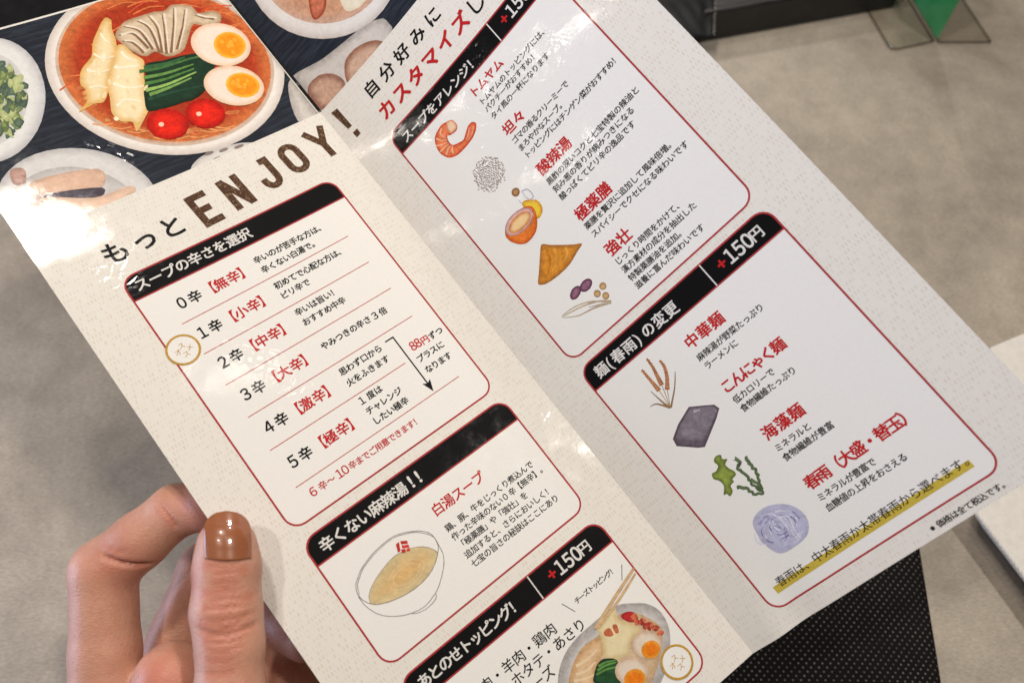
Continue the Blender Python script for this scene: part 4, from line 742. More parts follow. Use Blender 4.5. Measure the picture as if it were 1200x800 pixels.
2|.2,.07,.03|.5,.25,.08|1|661,1366 -12,3 -8,-1 -11,-7 -5,-7 -3,-11 1,-8 6,-11 7,-4 8,-3 12,1 8,4 8,9 3,8 -1,12 -4,7
1|.6,.28,.02|.85,.58,.05|1.3|629,1427 5,-7 8,-2 16,2 8,4 17,13 23,23 7,8 4,9 2,21 -3,21 -4,9 -5,8 -13,13 -17,8 -8,3 -15,0 -7,-3 -5,-4 -5,-7 -6,-22 -3,-29 -2,-37 1,-18
3|.55,.1,.02|.78,.2,.03|1.5|444,1469 16,-15 10,-6 11,-6 28,-9 31,-5 33,3 47,12 27,12 10,7 7,9 4,9 1,9 0,11 -7,24 -14,25 -17,23 -20,19 -19,13 -22,8 -29,5 -30,0 -12,-3 -12,-5 -20,-15 -18,-23 -14,-24 -7,-22 -2,-21 6,-19
4|.35,.2,.25|.72,.42,.35|0.6|654,1490 0,9 -3,9 -6,9 -8,8 -10,7 -25,12 -15,3 -33,3 -33,-3 -15,-3 -28,-12 -21,-15 -8,-9 -4,-9 -3,-10 1,-10 3,-9 5,-9 9,-8 10,-8 26,-11 15,-4 33,-2 33,3 15,4 28,11 20,16 7,9 5,9
5|.6,.22,.06|.86,.6,.3|1.2|634,1495 0,7 -3,6 -4,6 -15,11 -20,8 -12,2 -26,2 -26,-2 -13,-2 -22,-8 -16,-11 -6,-6 -5,-13 0,-7 2,-7 5,-6 15,-11 21,-8 12,-2 26,-2 26,2 12,3 22,8 17,11 5,6
@fried_tofu R b
1|.38,.15,.03|.66,.26,.03|1.6|567,1686 12,8 25,31 59,54 50,43 33,22 6,8 -6,6 -38,8 -59,18 -32,7 -31,3 -59,-1 -56,-6 -40,-10 -12,-6 -18,-13 -5,-7 1,-9 10,-12 34,-30 102,-100 12,-11
2|.56,.2,.02||1|559,1725 -12,43 -6,16 -9,14 -12,11 -17,12 -46,25 4,7 47,-24 18,-11 15,-12 11,-15 8,-18 14,-42
2|.72,.32,.05||1|601,1754 -16,36 -8,13 -8,10 -10,8 -13,7 -35,15 5,10 36,-12 15,-7 13,-9 11,-12 28,-49
2|.74,.35,.06||1|655,1797 -4,21 -7,13 -19,9 -31,10 4,10 32,-8 12,-5 10,-6 7,-8 5,-9 6,-22
@beans R b
1|.09,.03,.06|.28,.13,.2|1|579,2024 1,9 -6,14 -15,12 -13,5 -21,4 -12,-2 -15,-7 -5,-8 -1,-9 1,-4 6,-10 9,-8 19,-9 13,-3 20,2 10,4 4,3
1|.09,.03,.06|.26,.12,.19|1|657,2042 0,10 -9,13 -17,9 -13,4 -21,-1 -12,-4 -13,-11 -4,-9 0,-9 2,-5 7,-9 11,-7 19,-5 14,-1 20,5 9,7 4,4
1|.38,.22,.09|.62,.42,.2|0.8|701,2133 -8,6 -7,1 -10,-2 -5,-3 -6,-8 -1,-7 1,-10 4,-6 5,-4 10,-3 7,0 9,5 4,5 3,10 -1,7
1|.38,.22,.09|.62,.42,.2|0.8|648,2143 -8,6 -7,1 -10,-1 -5,-4 -6,-8 -2,-7 2,-10 4,-6 5,-4 10,-3 7,0 9,5 4,5 3,10 -1,7
1|.38,.22,.09|.62,.42,.2|0.8|679,2185 -9,6 -6,2 -10,-2 -6,-3 -6,-8 -1,-7 1,-10 4,-6 5,-4 10,-3 7,0 9,5 4,5 3,10 -1,6
1|.45,.36,.24|.6,.5,.36|0.4|670,2211 -48,-43 -16,-11 -39,-18 -43,-16 -40,-13 -107,-24 -1,3 5,2 35,10 66,17 39,13 42,17 37,18 16,11 45,43
1|.45,.36,.24|.6,.5,.36|0.4|645,2207 -87,-36 -79,-19 -18,-7 -35,-20 -41,-30 -3,3 40,31 36,23 19,7 78,21 39,16 46,22
1|.45,.36,.24|.6,.5,.36|0.4|646,2190 -63,-51 -19,-13 -36,-17 -36,-13 -38,-9 -69,-5 0,4 68,8 19,4 35,11 36,16 16,10 36,27 42,38
1|.45,.36,.24|.6,.5,.36|0.4|664,2216 -62,-35 -60,-29 -1,4 57,32 59,39
@wheat R b
1|.3,.1,.04|.5,.22,.1|0.5|541,2624 -9,152 27,0 -8,-151
2|.55,.26,.12||1|542,2640 -3,-2 -3,-6 1,-5 3,-1 4,4 1,7
2|.55,.26,.12||1|547,2648 -1,-4 3,-6 4,-3 3,2 -1,5 -4,5
2|.55,.26,.12||1|542,2658 -4,-2 -2,-5 0,-6 4,0 3,4 1,6
2|.55,.26,.12||1|546,2666 -1,-4 3,-6 5,-2 3,2 -1,5 -5,4
2|.55,.26,.12||1|541,2677 -3,-2 -3,-5 1,-6 3,-1 4,5 1,6
2|.55,.26,.12||1|546,2685 -1,-4 3,-6 5,-3 2,2 -1,6 -4,4
2|.55,.26,.12||1|542,2695 -4,-2 -2,-5 0,-5 4,-1 3,4 1,6
2|.55,.26,.12||1|546,2703 -1,-4 3,-6 5,-2 3,2 -2,5 -4,4
2|.55,.26,.12||1|542,2714 -4,-2 -2,-5 1,-6 3,0 3,4 1,6
2|.55,.26,.12||1|546,2722 -1,-4 3,-6 5,-3 3,2 -1,6 -4,4
2|.55,.26,.12||1|542,2732 -4,-2 -2,-5 1,-6 3,-1 4,5 0,6
2|.55,.26,.12||1|547,2739 -1,-3 3,-6 4,-3 3,2 -1,5 -4,5
2|.55,.26,.12||1|542,2750 -3,-2 -3,-6 1,-5 3,-1 4,4 0,6
2|.55,.26,.12||1|547,2757 -1,-4 3,-5 4,-3 3,2 -1,5 -4,5
2|.55,.26,.12||1|542,2767 -4,-2 -2,-6 1,-5 3,-1 4,4 0,6
2|.55,.26,.12||1|547,2774 -1,-4 3,-5 4,-3 3,2 -1,5 -4,4
0|.4,.26,.1||1|543,2775 -5,56 -9,53 4,0 7,-41 5,-36 3,-31
1|.3,.1,.04|.5,.22,.1|0.5|605,2594 -8,57 -33,108 27,6 19,-98 3,-27 2,-45
2|.55,.26,.12||1|606,2612 -4,-2 -2,-5 0,-6 4,0 3,4 1,6
2|.55,.26,.12||1|610,2620 -1,-4 3,-6 5,-2 3,2 -2,5 -4,4
2|.55,.26,.12||1|604,2633 -4,-2 -2,-5 1,-6 3,0 3,4 1,6
2|.55,.26,.12||1|608,2641 -1,-4 3,-6 5,-2 3,2 -1,5 -5,4
2|.55,.26,.12||1|601,2655 -4,-2 -2,-5 1,-6 3,0 3,4 1,6
2|.55,.26,.12||1|605,2663 -1,-4 3,-6 5,-2 3,1 -1,6 -5,4
2|.55,.26,.12||1|596,2677 -3,-2 -3,-6 1,-5 3,-1 4,4 0,6
2|.55,.26,.12||1|601,2684 -1,-4 3,-5 4,-3 3,2 -1,5 -4,5
2|.55,.26,.12||1|590,2699 -3,-1 -3,-6 1,-5 3,-1 4,4 1,6
2|.55,.26,.12||1|595,2707 -1,-4 3,-5 4,-3 3,2 -1,5 -4,4
2|.55,.26,.12||1|585,2720 -4,-2 -2,-6 1,-5 3,-1 3,4 1,6
2|.55,.26,.12||1|589,2727 -1,-4 3,-5 5,-3 3,2 -1,5 -5,5
2|.55,.26,.12||1|580,2738 -3,-2 -3,-6 1,-5 3,-1 4,5 1,6
2|.55,.26,.12||1|585,2745 -1,-4 3,-5 5,-3 2,2 -1,5 -4,5
2|.55,.26,.12||1|576,2754 -3,-2 -3,-6 1,-5 3,-1 4,5 1,6
2|.55,.26,.12||1|581,2761 -1,-4 3,-5 5,-3 2,2 -1,5 -4,5
0|.4,.26,.1||1|575,2762 -21,62 -24,60 3,1 20,-47 15,-40 11,-35
1|.3,.1,.04|.5,.22,.1|0.5|656,2648 -5,35 -3,9 -9,20 -13,21 -15,21 -36,37 20,17 42,-53 13,-24 10,-23 6,-23 -1,-37
2|.55,.26,.12||1|657,2662 -4,-2 -2,-5 1,-5 3,-1 3,4 1,6
2|.55,.26,.12||1|661,2670 -1,-4 3,-6 5,-2 3,2 -2,5 -4,4
2|.55,.26,.12||1|656,2679 -4,-2 -2,-5 1,-5 3,-1 3,4 1,6
2|.55,.26,.12||1|660,2687 -1,-4 3,-6 5,-2 3,2 -1,5 -5,4
2|.55,.26,.12||1|653,2697 -4,-2 -2,-5 0,-6 4,0 3,4 1,6
2|.55,.26,.12||1|657,2704 -1,-3 3,-6 5,-3 2,2 -1,5 -4,5
2|.55,.26,.12||1|646,2715 -4,-2 -2,-6 0,-5 4,-1 3,5 1,5
2|.55,.26,.12||1|650,2722 -1,-4 3,-5 5,-3 2,2 -1,5 -4,5
2|.55,.26,.12||1|636,2734 -4,-2 -2,-6 1,-5 3,-1 4,4 0,6
2|.55,.26,.12||1|640,2741 0,-4 3,-5 4,-3 3,2 -1,5 -4,4
2|.55,.26,.12||1|625,2752 -4,-2 -2,-6 1,-5 3,-1 3,4 1,6
2|.55,.26,.12||1|629,2759 -1,-4 3,-5 5,-3 3,2 -1,5 -5,5
2|.55,.26,.12||1|610,2771 -4,-2 -2,-6 1,-5 3,-1 3,4 1,6
2|.55,.26,.12||1|614,2778 -1,-4 3,-5 5,-3 3,2 -1,5 -5,5
2|.55,.26,.12||1|593,2789 -3,-2 -3,-5 1,-6 3,0 4,4 1,6
2|.55,.26,.12||1|598,2796 -1,-3 3,-6 4,-3 3,2 -1,5 -4,5
0|.4,.26,.1||1|583,2798 -25,44 -28,41 3,2 34,-50 20,-35
1|.22,.14,.08|.5,.25,.12|0.4|504,2748 6,65 10,68 13,-2 -15,-67 -11,-65
1|.22,.14,.08|.5,.25,.12|0.4|445,2814 22,5 8,3 9,6 18,25 24,38 11,-7 -26,-37 -22,-25 -10,-6 -11,-3 -22,-2
1|.22,.14,.08|.5,.25,.12|0.4|685,2749 -35,38 -31,31 -38,30 -51,37 8,9 86,-71 31,-32 33,-40
@konjac R b
1|.09,.07,.09|.16,.13,.16|1.2|616,2947 117,75 9,33 -52,35 -151,81 -32,-19 -89,-78 9,-44 78,-45
2|.2,.17,.2|.24,.21,.25|2|619,2959 104,66 5,30 -78,41 -100,40 -100,-87 -6,-16 71,-37
3|.45,.42,.47||1|615,2988 38,14 3,-7 -34,-19
@seaweed R b
1|.12,.16,.03|.28,.36,.07|1.2|551,3245 11,1 11,4 7,5 -1,7 -6,8 -2,7 7,7 11,5 5,5 -7,5 -13,5 -9,6 -2,9 3,19 13,28 0,9 -2,8 -5,6 -30,5 -2,5 2,7 -2,5 -20,3 -9,3 -4,9 -2,11 -4,10 -10,7 -12,5 -9,2 -3,-5 -1,-16 -8,-2 -9,-1 -3,-2 29,-29 5,-9 3,-9 -1,-17 -6,-16 -12,-13 -3,-7 1,-10 5,-10 6,-8 8,0 10,2 10,1 21,-10 7,-7 0,-9 -3,-11 0,-10 6,-8 10,-7
2|.07,.11,.05|.16,.22,.1|0.5|613,3317 9,5 -4,-7 0,3 7,21 -1,2 5,4 -12,0 -8,11 5,-4 -9,2 -13,11 5,16 5,5 -2,-3 0,13 7,21 -1,1 3,8 1,10 -4,3 -6,10 8,12 -7,6 -3,15 13,17 -4,6 1,16 7,15 13,-7 -6,-12 0,-11 4,-8 -13,-21 1,-4 9,-9 -3,-14 -5,-5 2,4 9,-10 -1,-17 -3,-8 2,1 -7,-23 1,-14 -9,-9 15,-4 3,-12 -8,9 12,0 15,-11 -2,-16 -3,-3 3,4 -8,-29 -12,-7
2|.07,.11,.05|.16,.22,.1|0.5|669,3352 3,2 1,-13 -9,12 1,21 -5,2 2,11 4,9 -9,16 8,11 5,4 -4,1 -9,12 2,15 3,-1 -6,0 -9,14 -3,16 -8,3 -4,25 -16,15 5,13 -7,3 6,11 13,-6 1,-14 -4,-5 4,0 12,-12 3,-18 -1,-4 4,1 8,-10 2,-15 4,-5 9,-3 1,-13 -3,-7 6,-6 8,-12 -8,-13 -4,-3 4,0 5,-14 -4,-15 -2,1 4,0 2,-13 -1,-14 -1,2 8,-11 -6,-6
2|.07,.11,.05|.16,.22,.1|0.5|526,3454 11,4 3,-3 -3,-1 15,22 9,2 6,8 -7,13 15,15 -2,0 -3,12 13,12 14,3 0,-2 14,15 13,2 5,-9 -13,-3 4,-1 -14,-16 -14,-2 -7,-5 3,-1 3,-11 -9,-11 -5,-3 4,1 3,-14 -9,-15 -11,-5 2,2 -13,-19 -9,-7 -4,2 -5,-3
2|.07,.11,.05|.16,.22,.1|0.5|605,3456 9,5 -3,-5 0,2 10,26 4,2 4,9 -10,15 5,12 5,4 -4,1 -6,6 9,9 16,-16 -6,-12 -4,-3 6,-3 6,-14 -6,-16 -5,-5 2,2 -10,-29 -11,-6
@noodle_ball R b
1|.45,.45,.6|.5,.5,.68|3|473,3641 11,-10 14,-8 16,-6 31,-6 15,-1 15,1 31,7 30,13 31,19 25,24 9,13 8,14 10,30 2,14 0,14 -2,14 -9,27 -14,22 -20,18 -11,8 -13,6 -31,8 -35,3 -53,0 -19,-2 -16,-4 -14,-6 -11,-9 -8,-12 -6,-14 -9,-27 -5,-25 0,-26 8,-49 5,-19 6,-17
2|.66,.66,.8||1|635,3709 14,18 1,6 -4,34 4,0 5,-34 0,-8 -4,-8 -10,-12
3|.3,.3,.5||1|571,3775 -5,12 -3,5 -3,2 -38,1 -1,3 40,1 6,-3 5,-7 6,-12
2|.74,.74,.84||1|565,3751 -10,-12 0,-3 12,-24 -3,-1 -14,24 -1,6 11,15
3|.2,.19,.38||1|566,3776 -18,-5 -1,0 1,2 -10,-15 -3,2 9,16 19,6
2|.66,.66,.8||1|436,3759 -8,-16 -2,-9 3,-16 14,-25 -3,-1 -16,25 -3,9 -2,9 3,10 7,17
3|.3,.3,.5||1|604,3760 -6,-10 -6,-4 2,-10 -4,0 -2,11 5,6 4,10
2|.74,.74,.84||1|604,3665 29,10 10,8 9,12 3,-2 -8,-12 -11,-10 -29,-12
3|.2,.19,.38||1|585,3753 -4,13 2,7 -9,11 3,2 10,-12 0,-8 5,-11
2|.66,.66,.8||1|565,3787 -18,-15 -9,-13 -3,2 8,14 17,16
3|.3,.3,.5||1|526,3684 20,-5 18,-8 17,6 2,-3 -12,-6 -7,-2 -19,8 -20,4
2|.74,.74,.84||1|584,3731 4,15 -2,14 -3,7 -5,6 -12,11 2,2 13,-10 6,-7 4,-7 3,-16 -1,-7 -2,-10
3|.2,.19,.38||1|595,3714 -2,0 -1,4 9,-2 2,-3 0,-4 -3,0 -1,3 -9,1 -1,6 3,1
2|.66,.66,.8||1|610,3724 6,12 -2,7 5,20 3,-1 -3,-20 2,-7 -1,-5 -3,-9
3|.3,.3,.5||1|488,3668 23,-6 16,-1 0,-4 -17,0 -24,5
2|.74,.74,.84||1|595,3732 2,-6 16,-7 -1,-3 -19,6 -5,7
3|.2,.19,.38||1|567,3688 7,-4 10,8 6,2 10,4 1,-4 -14,-6 -11,-9 -5,0 -7,3
2|.66,.66,.8||1|546,3725 6,6 7,21 3,-2 -4,-22 -7,-8
3|.3,.3,.5||1|553,3753 -7,-27 2,-7 4,-6 -3,-2 -5,6 -3,9 5,29
2|.74,.74,.84||1|518,3746 -2,-7 5,-11 -4,-10 -4,2 3,8 -6,10 0,4 0,6
3|.2,.19,.38||1|576,3792 -11,6 -7,8 -13,2 0,3 15,-1 8,-8 10,-4
2|.66,.66,.8||1|597,3742 -2,-8 -2,-1 2,-8 -4,0 -3,7 2,11
3|.3,.3,.5||1|595,3765 -2,8 -7,-1 -15,2 0,3 15,-1 5,2 5,-1 5,-11
2|.74,.74,.84||1|532,3715 6,0 9,8 4,8 3,-1 -3,-10 -9,-10 -10,-1
3|.2,.19,.38||1|677,3712 6,13 0,25 2,13 3,-1 1,-38 -5,-15
2|.66,.66,.8||1|654,3817 -51,27 -33,-1 -1,3 22,2 13,0 9,-3 15,-9 29,-14
3|.3,.3,.5||1|553,3715 3,11 8,5 7,16 3,-2 -6,-17 -7,-6 -1,-8
2|.74,.74,.84||1|602,3778 -1,-6 -3,-3 -13,-1 0,3 3,-2 -1,-3 -4,1 0,5 12,2 0,5
3|.2,.19,.38||1|583,3795 -13,-1 -11,1 -19,-5 -1,3 19,6 12,0 11,3
2|.66,.66,.8||1|456,3778 -11,-21 0,-38 -4,0 -2,40 11,22
3|.3,.3,.5||1|658,3756 1,7 -10,5 2,3 10,-3 3,-3 1,-10
2|.74,.74,.84||1|543,3695 35,0 18,6 2,-4 -14,-6 -25,-2 -15,0
3|.2,.19,.38||1|493,3783 -15,-14 -3,-17 -4,0 0,11 2,9 15,16
2|.66,.66,.8||1|555,3752 -5,-24 3,-9 16,-25 -3,-2 -18,25 -4,11 4,26
3|.3,.3,.5||1|587,3778 -25,-2 -13,-6 -2,3 13,7 25,5
2|.74,.74,.84||1|485,3747 -2,-9 2,-9 -3,-1 -4,6 -1,11 1,6
3|.2,.19,.38||1|651,3725 4,14 5,9 -7,12 3,2 8,-14 0,-4 -3,-7 -3,-14
2|.66,.66,.8||1|640,3742 -5,24 -4,12 -10,9 -12,8 1,2 21,-12 7,-11 6,-15 3,-17
3|.3,.3,.5||1|486,3699 9,-4 4,-6 3,-1 1,-3 -7,0 -4,6 -8,2
2|.74,.74,.84||1|670,3743 0,12 -14,16 -9,13 3,2 9,-13 16,-16 2,-6 0,-9
3|.2,.19,.38||1|527,3731 4,-18 3,-3 7,-2 -1,-3 -11,3 -3,4 -6,19
2|.66,.66,.8||1|578,3721 6,27 -2,10 -5,12 4,1 5,-12 3,-12 -4,-27
3|.3,.3,.5||1|555,3697 8,-9 18,-15 -3,-2 -22,16 -6,6
2|.74,.74,.84||1|634,3819 -16,3 -27,8 1,3 42,-7
3|.2,.19,.38||1|470,3730 4,-9 12,-23 -4,-1 -16,26 -2,6
2|.66,.66,.8||1|656,3716 5,5 7,11 4,-2 -6,-13 -4,-6
3|.3,.3,.5||1|492,3681 13,-9 17,-9 19,-6 28,-3 0,-4 -28,2 -21,6 -18,9 -14,9
4|.6,.6,.76||1|596,3681 23,24 8,17 -2,22 -12,51 0,22 2,34 2,0 -1,-34 0,-22 13,-50 2,-24 -9,-18 -23,-25
4|.4,.4,.6||1|560,3646 18,34 8,23 2,27 2,57 10,60 2,-1 -9,-60 -1,-57 -3,-27 -8,-23 -10,-21 -7,-13
4|.72,.72,.84||1|604,3696 18,22 5,18 -6,27 -12,32 -7,26 5,15 15,15 2,-2 -15,-14 -4,-14 7,-26 12,-32 6,-27 -5,-19 -18,-23
4|.6,.6,.76||1|589,3668 23,28 6,22 -7,31 -14,35 -8,30 4,19 16,20 2,-2 -15,-19 -4,-18 8,-29 14,-36 8,-31 -7,-23 -22,-30
4|.4,.4,.6||1|588,3665 23,21 7,19 -6,32 -12,39 -7,32 2,21 13,24 2,-1 -12,-24 -2,-20 7,-32 12,-39 6,-32 -7,-21 -23,-22
4|.72,.72,.84||1|557,3647 28,21 13,17 5,24 2,57 -5,79 2,0 5,-50 1,-58 -1,-29 -6,-24 -13,-18 -28,-23
4|.6,.6,.76||1|574,3648 16,37 6,24 2,25 -2,54 4,64 3,-1 -4,-64 2,-53 -1,-26 -7,-24 -15,-37
4|.4,.4,.6||1|603,3694 28,12 10,12 -3,22 -16,55 -2,42 1,13 2,0 0,-33 2,-22 16,-54 3,-24 -10,-14 -29,-13
4|.72,.72,.84||1|604,3696 31,11 10,11 -4,23 -19,56 -2,22 2,31 2,0 -1,-31 2,-21 19,-56 4,-24 -11,-14 -31,-11
4|.6,.6,.76||1|552,3646 19,23 10,19 7,26 9,58 3,72 2,-1 0,-44 -2,-27 -9,-59 -7,-26 -9,-20 -20,-24
4|.4,.4,.6||1|574,3648 14,44 6,25 2,24 4,111 3,-1 -4,-111 -2,-23 -5,-26 -14,-44
4|.72,.72,.84||1|583,3654 16,29 5,22 -3,30 -7,36 -4,31 3,23 9,29 3,-1 -9,-29 -3,-22 12,-67 3,-31 -5,-23 -17,-30
4|.6,.6,.76||1|530,3643 43,7 16,14 1,33 -7,43 -3,38 5,25 14,33 2,-1 -14,-32 -4,-26 3,-37 8,-43 -1,-35 -18,-16 -45,-7
4|.4,.4,.6||1|597,3682 28,14 10,13 -1,23 -13,55 -6,64 2,0 7,-64 13,-55 2,-24 -11,-15 -29,-15
4|.72,.72,.84||1|588,3664 17,32 6,22 -2,26 -10,56 1,22 7,31 3,-1 -7,-31 -1,-21 10,-56 3,-26 -6,-23 -18,-33
4|.6,.6,.76||1|569,3648 20,29 9,21 3,25 -1,126 2,0 3,-99 0,-28 -4,-25 -9,-21 -11,-18 -9,-13
4|.4,.4,.6||1|515,3641 33,10 15,15 7,30 8,74 7,26 8,21 5,14 3,-1 -13,-35 -7,-26 -7,-74 -8,-31 -16,-16 -34,-11
4|.72,.72,.84||1|606,3700 26,9 8,12 -4,25 -19,60 0,20 6,24 3,-1 -6,-24 0,-19 19,-60 5,-26 -9,-14 -28,-10
4|.6,.6,.76||1|597,3683 23,22 9,17 -1,20 -9,49 -3,60 2,0 4,-60 10,-48 1,-22 -9,-18 -24,-23
4|.4,.4,.6||1|558,3646 19,48 16,53 6,28 2,27 -1,44 2,0 2,-45 -2,-27 -6,-28 -23,-74 -11,-28
@soup_bowl L b
3|.18,.15,.14||1|-1498,2593 9,-13 46,-34 -1,-3 -47,34 -10,15
3|.18,.15,.14||1|-1443,2546 31,-15 37,-13 42,-10 44,-7 -1,-3 -44,6 -42,11 -38,13 -16,7 -14,8
3|.18,.15,.14||1|-1289,2501 47,-4 45,2 20,4 19,6 35,15 1,-3 -35,-15 -20,-6 -20,-4 -22,-2 -47,1 -24,3
3|.18,.15,.14||1|-1123,2524 41,23 22,16 25,26 2,-2 -25,-27 -22,-16 -42,-23
3|.18,.15,.14||1|-1036,2589 12,19 3,10 1,24 -1,12 -5,23 3,1 6,-23 1,-13 -2,-25 -8,-21 -7,-9
3|.18,.15,.14||1|-1026,2677 -3,9 -10,13 -22,22 -22,18 2,3 22,-18 23,-23 10,-14 3,-9
3|.18,.15,.14||1|-1083,2739 -24,16 -25,12 -28,9 -31,6 0,3 32,-6 28,-9 38,-20 12,-8
3|.18,.15,.14||1|-1191,2782 -37,4 -36,0 -36,-3 -35,-6 0,3 35,6 36,4 55,-2 18,-3
3|.18,.15,.14||1|-1335,2777 -33,-8 -33,-11 -28,-11 -24,-12 -1,3 37,18 31,11 51,13
3|.18,.15,.14||1|-1453,2735 -19,-13 -8,-8 -13,-18 -14,-29 -3,1 14,29 14,19 8,8 20,14
3|.18,.15,.14||1|-1507,2667 -4,-23 2,-21 4,-16 -3,-1 -5,16 -2,22 5,24
3|.18,.15,.14||1|-1505,2607 7,-14 -3,-1 -7,14
3|.18,.15,.14||1|-1027,2690 6,-11 3,-12 1,-16 -1,-20 -9,-20 -23,-30 -26,-25 -21,-15 -14,-7 -51,-22 -20,-6 -20,-3 -43,-2 -66,8 -63,13 -37,12 -29,15 -44,34 -7,9 -6,12 -10,30 2,1 10,-29 7,-13 6,-8 44,-33 28,-15 37,-12 63,-14 66,-7 42,1 20,4 19,6 51,22 13,7 21,14 26,25 23,30 8,19 1,19 -1,16 -3,11 -6,10
1|.62,.5,.28|.7,.46,.2|4.5|-1467,2665 16,-14 25,-15 61,-25 46,-13 49,-10 24,-1 22,1 23,4 41,11 18,7 31,17 25,20 20,24 11,21 3,8 -1,8 -3,9 -9,10 -12,10 -30,19 -31,15 -36,10 -44,6 -46,1 -23,-2 -44,-7 -42,-10 -57,-21 -30,-16 -21,-17 -4,-7 0,-7 7,-18 6,-11
2|.18,.15,.14||1|-1466,2666 16,-14 25,-15 38,-17 45,-15 0,-2 -46,15 -38,17 -25,15 -16,15
2|.18,.15,.14||1|-1342,2605 48,-12 24,-4 24,-1 22,1 23,4 41,11 1,-2 -42,-11 -22,-4 -23,-2 -24,2 -25,4 -47,12
2|.18,.15,.14||1|-1160,2604 34,15 27,18 23,23 15,23 2,-1 -15,-24 -23,-23 -28,-18 -34,-15
2|.18,.15,.14||1|-1061,2683 7,17 0,8 -3,8 -9,10 -12,10 -29,19 1,2 30,-19 12,-10 9,-10 4,-9 0,-9 -8,-18
2|.18,.15,.14||1|-1107,2755 -31,14 -37,11 -43,6 -46,1 0,2 46,-1 44,-6 36,-10 32,-15
2|.18,.15,.14||1|-1264,2787 -45,-5 -43,-9 -41,-11 -36,-15 -1,2 37,15 41,12 43,8 22,3 23,2
2|.18,.15,.14||1|-1429,2747 -31,-16 -20,-16 -4,-7 0,-6 5,-13 -2,-1 -5,13 0,7 4,8 21,17 31,16
2|.18,.15,.14||1|-1479,2689 4,-11 9,-12 -2,-1 -9,12 -4,11
2|.75,.62,.42||1|-1172,2701 -4,13 -10,12 -17,9 -22,7 1,2 22,-7 17,-9 11,-13 4,-14
2|.75,.62,.42||1|-1225,2742 -24,2 -24,-2 -22,-6 -18,-10 -1,2 18,9 22,7 25,2 25,-2
2|.75,.62,.42||1|-1313,2726 -11,-12 -5,-13 3,-12 11,-12 -2,-2 -10,13 -4,14 5,13 12,13
2|.75,.62,.42||1|-1315,2677 16,-10 22,-6 24,-2 24,2 1,-2 -25,-2 -25,2 -22,6 -17,10
2|.75,.62,.42||1|-1229,2661 23,6 18,9 11,12 5,13 2,0 -5,-14 -12,-13 -19,-9 -22,-6
2|.75,.62,.42||1|-1143,2701 -1,9 -4,9 -6,8 -8,8 -24,13 -29,9 0,2 30,-9 24,-13 9,-8 6,-9 4,-9 1,-10
2|.75,.62,.42||1|-1215,2757 -33,3 -34,-3 -30,-9 -24,-13 -1,2 25,13 30,9 34,3 33,-3
2|.75,.62,.42||1|-1335,2735 -10,-7 -6,-9 -4,-8 -2,-9 1,-9 3,-9 6,-9 8,-7 -1,-2 -9,8 -6,9 -3,9 -1,10 2,9 4,9 7,9 9,8
2|.75,.62,.42||1|-1339,2668 23,-13 29,-9 33,-3 34,2 0,-2 -34,-2 -33,3 -30,9 -23,13
2|.75,.62,.42||1|-1220,2645 30,9 25,13 9,7 7,9 4,9 2,9 2,0 -2,-10 -5,-9 -7,-9 -9,-8 -25,-13 -31,-9
3|.18,.15,.14||1|-1023,2679 -8,50 -4,12 -10,19 -13,17 -18,20 -37,32 -36,26 -24,13 -14,6 -49,14 -34,4 -17,-1 -17,-3 -34,-9 -32,-13 -17,-8 -45,-29 -24,-22 -11,-11 -18,-25 -8,-14 -12,-32 -8,-29 -2,-14 0,-42 -3,0 0,43 2,13 8,30 12,32 8,14 19,26 11,11 24,22 46,30 16,8 34,13 34,9 17,3 17,1 35,-4 49,-14 14,-6 25,-13 49,-37 24,-22 19,-19 18,-28 9,-22 3,-15 5,-35
3|.18,.15,.14||1|-1183,2878 -11,14 -12,8 -23,5 -26,2 -23,0 -20,-5 -25,-8 -21,-14 -2,2 22,14 16,6 30,7 23,1 27,-2 23,-5 8,-4 6,-5 10,-14
4|.55,.04,.03||1|-1206,2540 21,-1 -20,44 -17,-1
4|.55,.04,.03||1|-1178,2540 32,20 -5,16 -32,-19
4|.55,.04,.03||1|-1185,2563 33,18 -4,17 -34,-20
4|.55,.04,.03||1|-1199,2579 21,10 -10,18 -18,-10
4|.55,.04,.03||1|-1174,2593 17,7 -7,14 -16,-6
@topping_bowl L b
1|.36,.34,.34|.6,.58,.57|4|-931,3639 21,-23 24,-20 25,-17 26,-14 27,-12 28,-9 30,-6 31,-5 33,-3 35,0 141,1 34,2 30,5 25,8 22,11 20,13 59,44 18,16 14,18 11,18 9,20 5,20 3,20 -1,21 -3,22 -6,22 -8,20 -10,19 -13,19 -28,34 -29,32 -16,15 -18,15 -43,25 -111,50 -33,12 -38,7 -46,1 -51,-2 -51,-7 -46,-13 -39,-20 -37,-27 -32,-30 -27,-32 -20,-34 -15,-38 -10,-37 -2,-36 7,-34 15,-33 20,-31
2|.5,.34,.2|.6,.45,.3|3|-892,3683 19,-18 22,-17 24,-16 24,-14 25,-11 26,-9 25,-6 24,-4 22,0 39,8 23,2 28,-3 64,-11 29,-2 26,1 23,4 22,7 20,9 16,13 15,16 24,36 22,44 15,42 3,15 0,12 -2,12 -7,13 -11,15 -32,32 -36,31 -39,30 -91,52 -38,17 -40,9 -44,-1 -48,-8 -48,-13 -41,-15 -36,-20 -33,-24 -27,-25 -22,-26 -14,-25 -7,-26 -3,-25 0,-24 4,-21 9,-19 11,-19
3|.55,.33,.16|.72,.5,.3|2|-887,3687 11,-20 20,-16 67,-35 20,-8 21,-7 23,-4 25,-1 28,2 26,4 20,4 12,6 7,8 2,8 0,9 -4,10 -7,10 -11,11 -13,11 -16,9 -40,17 -19,10 -17,14 -30,32 -16,13 -35,25 -17,7 -15,-4 -15,-20 -15,-32 -11,-35
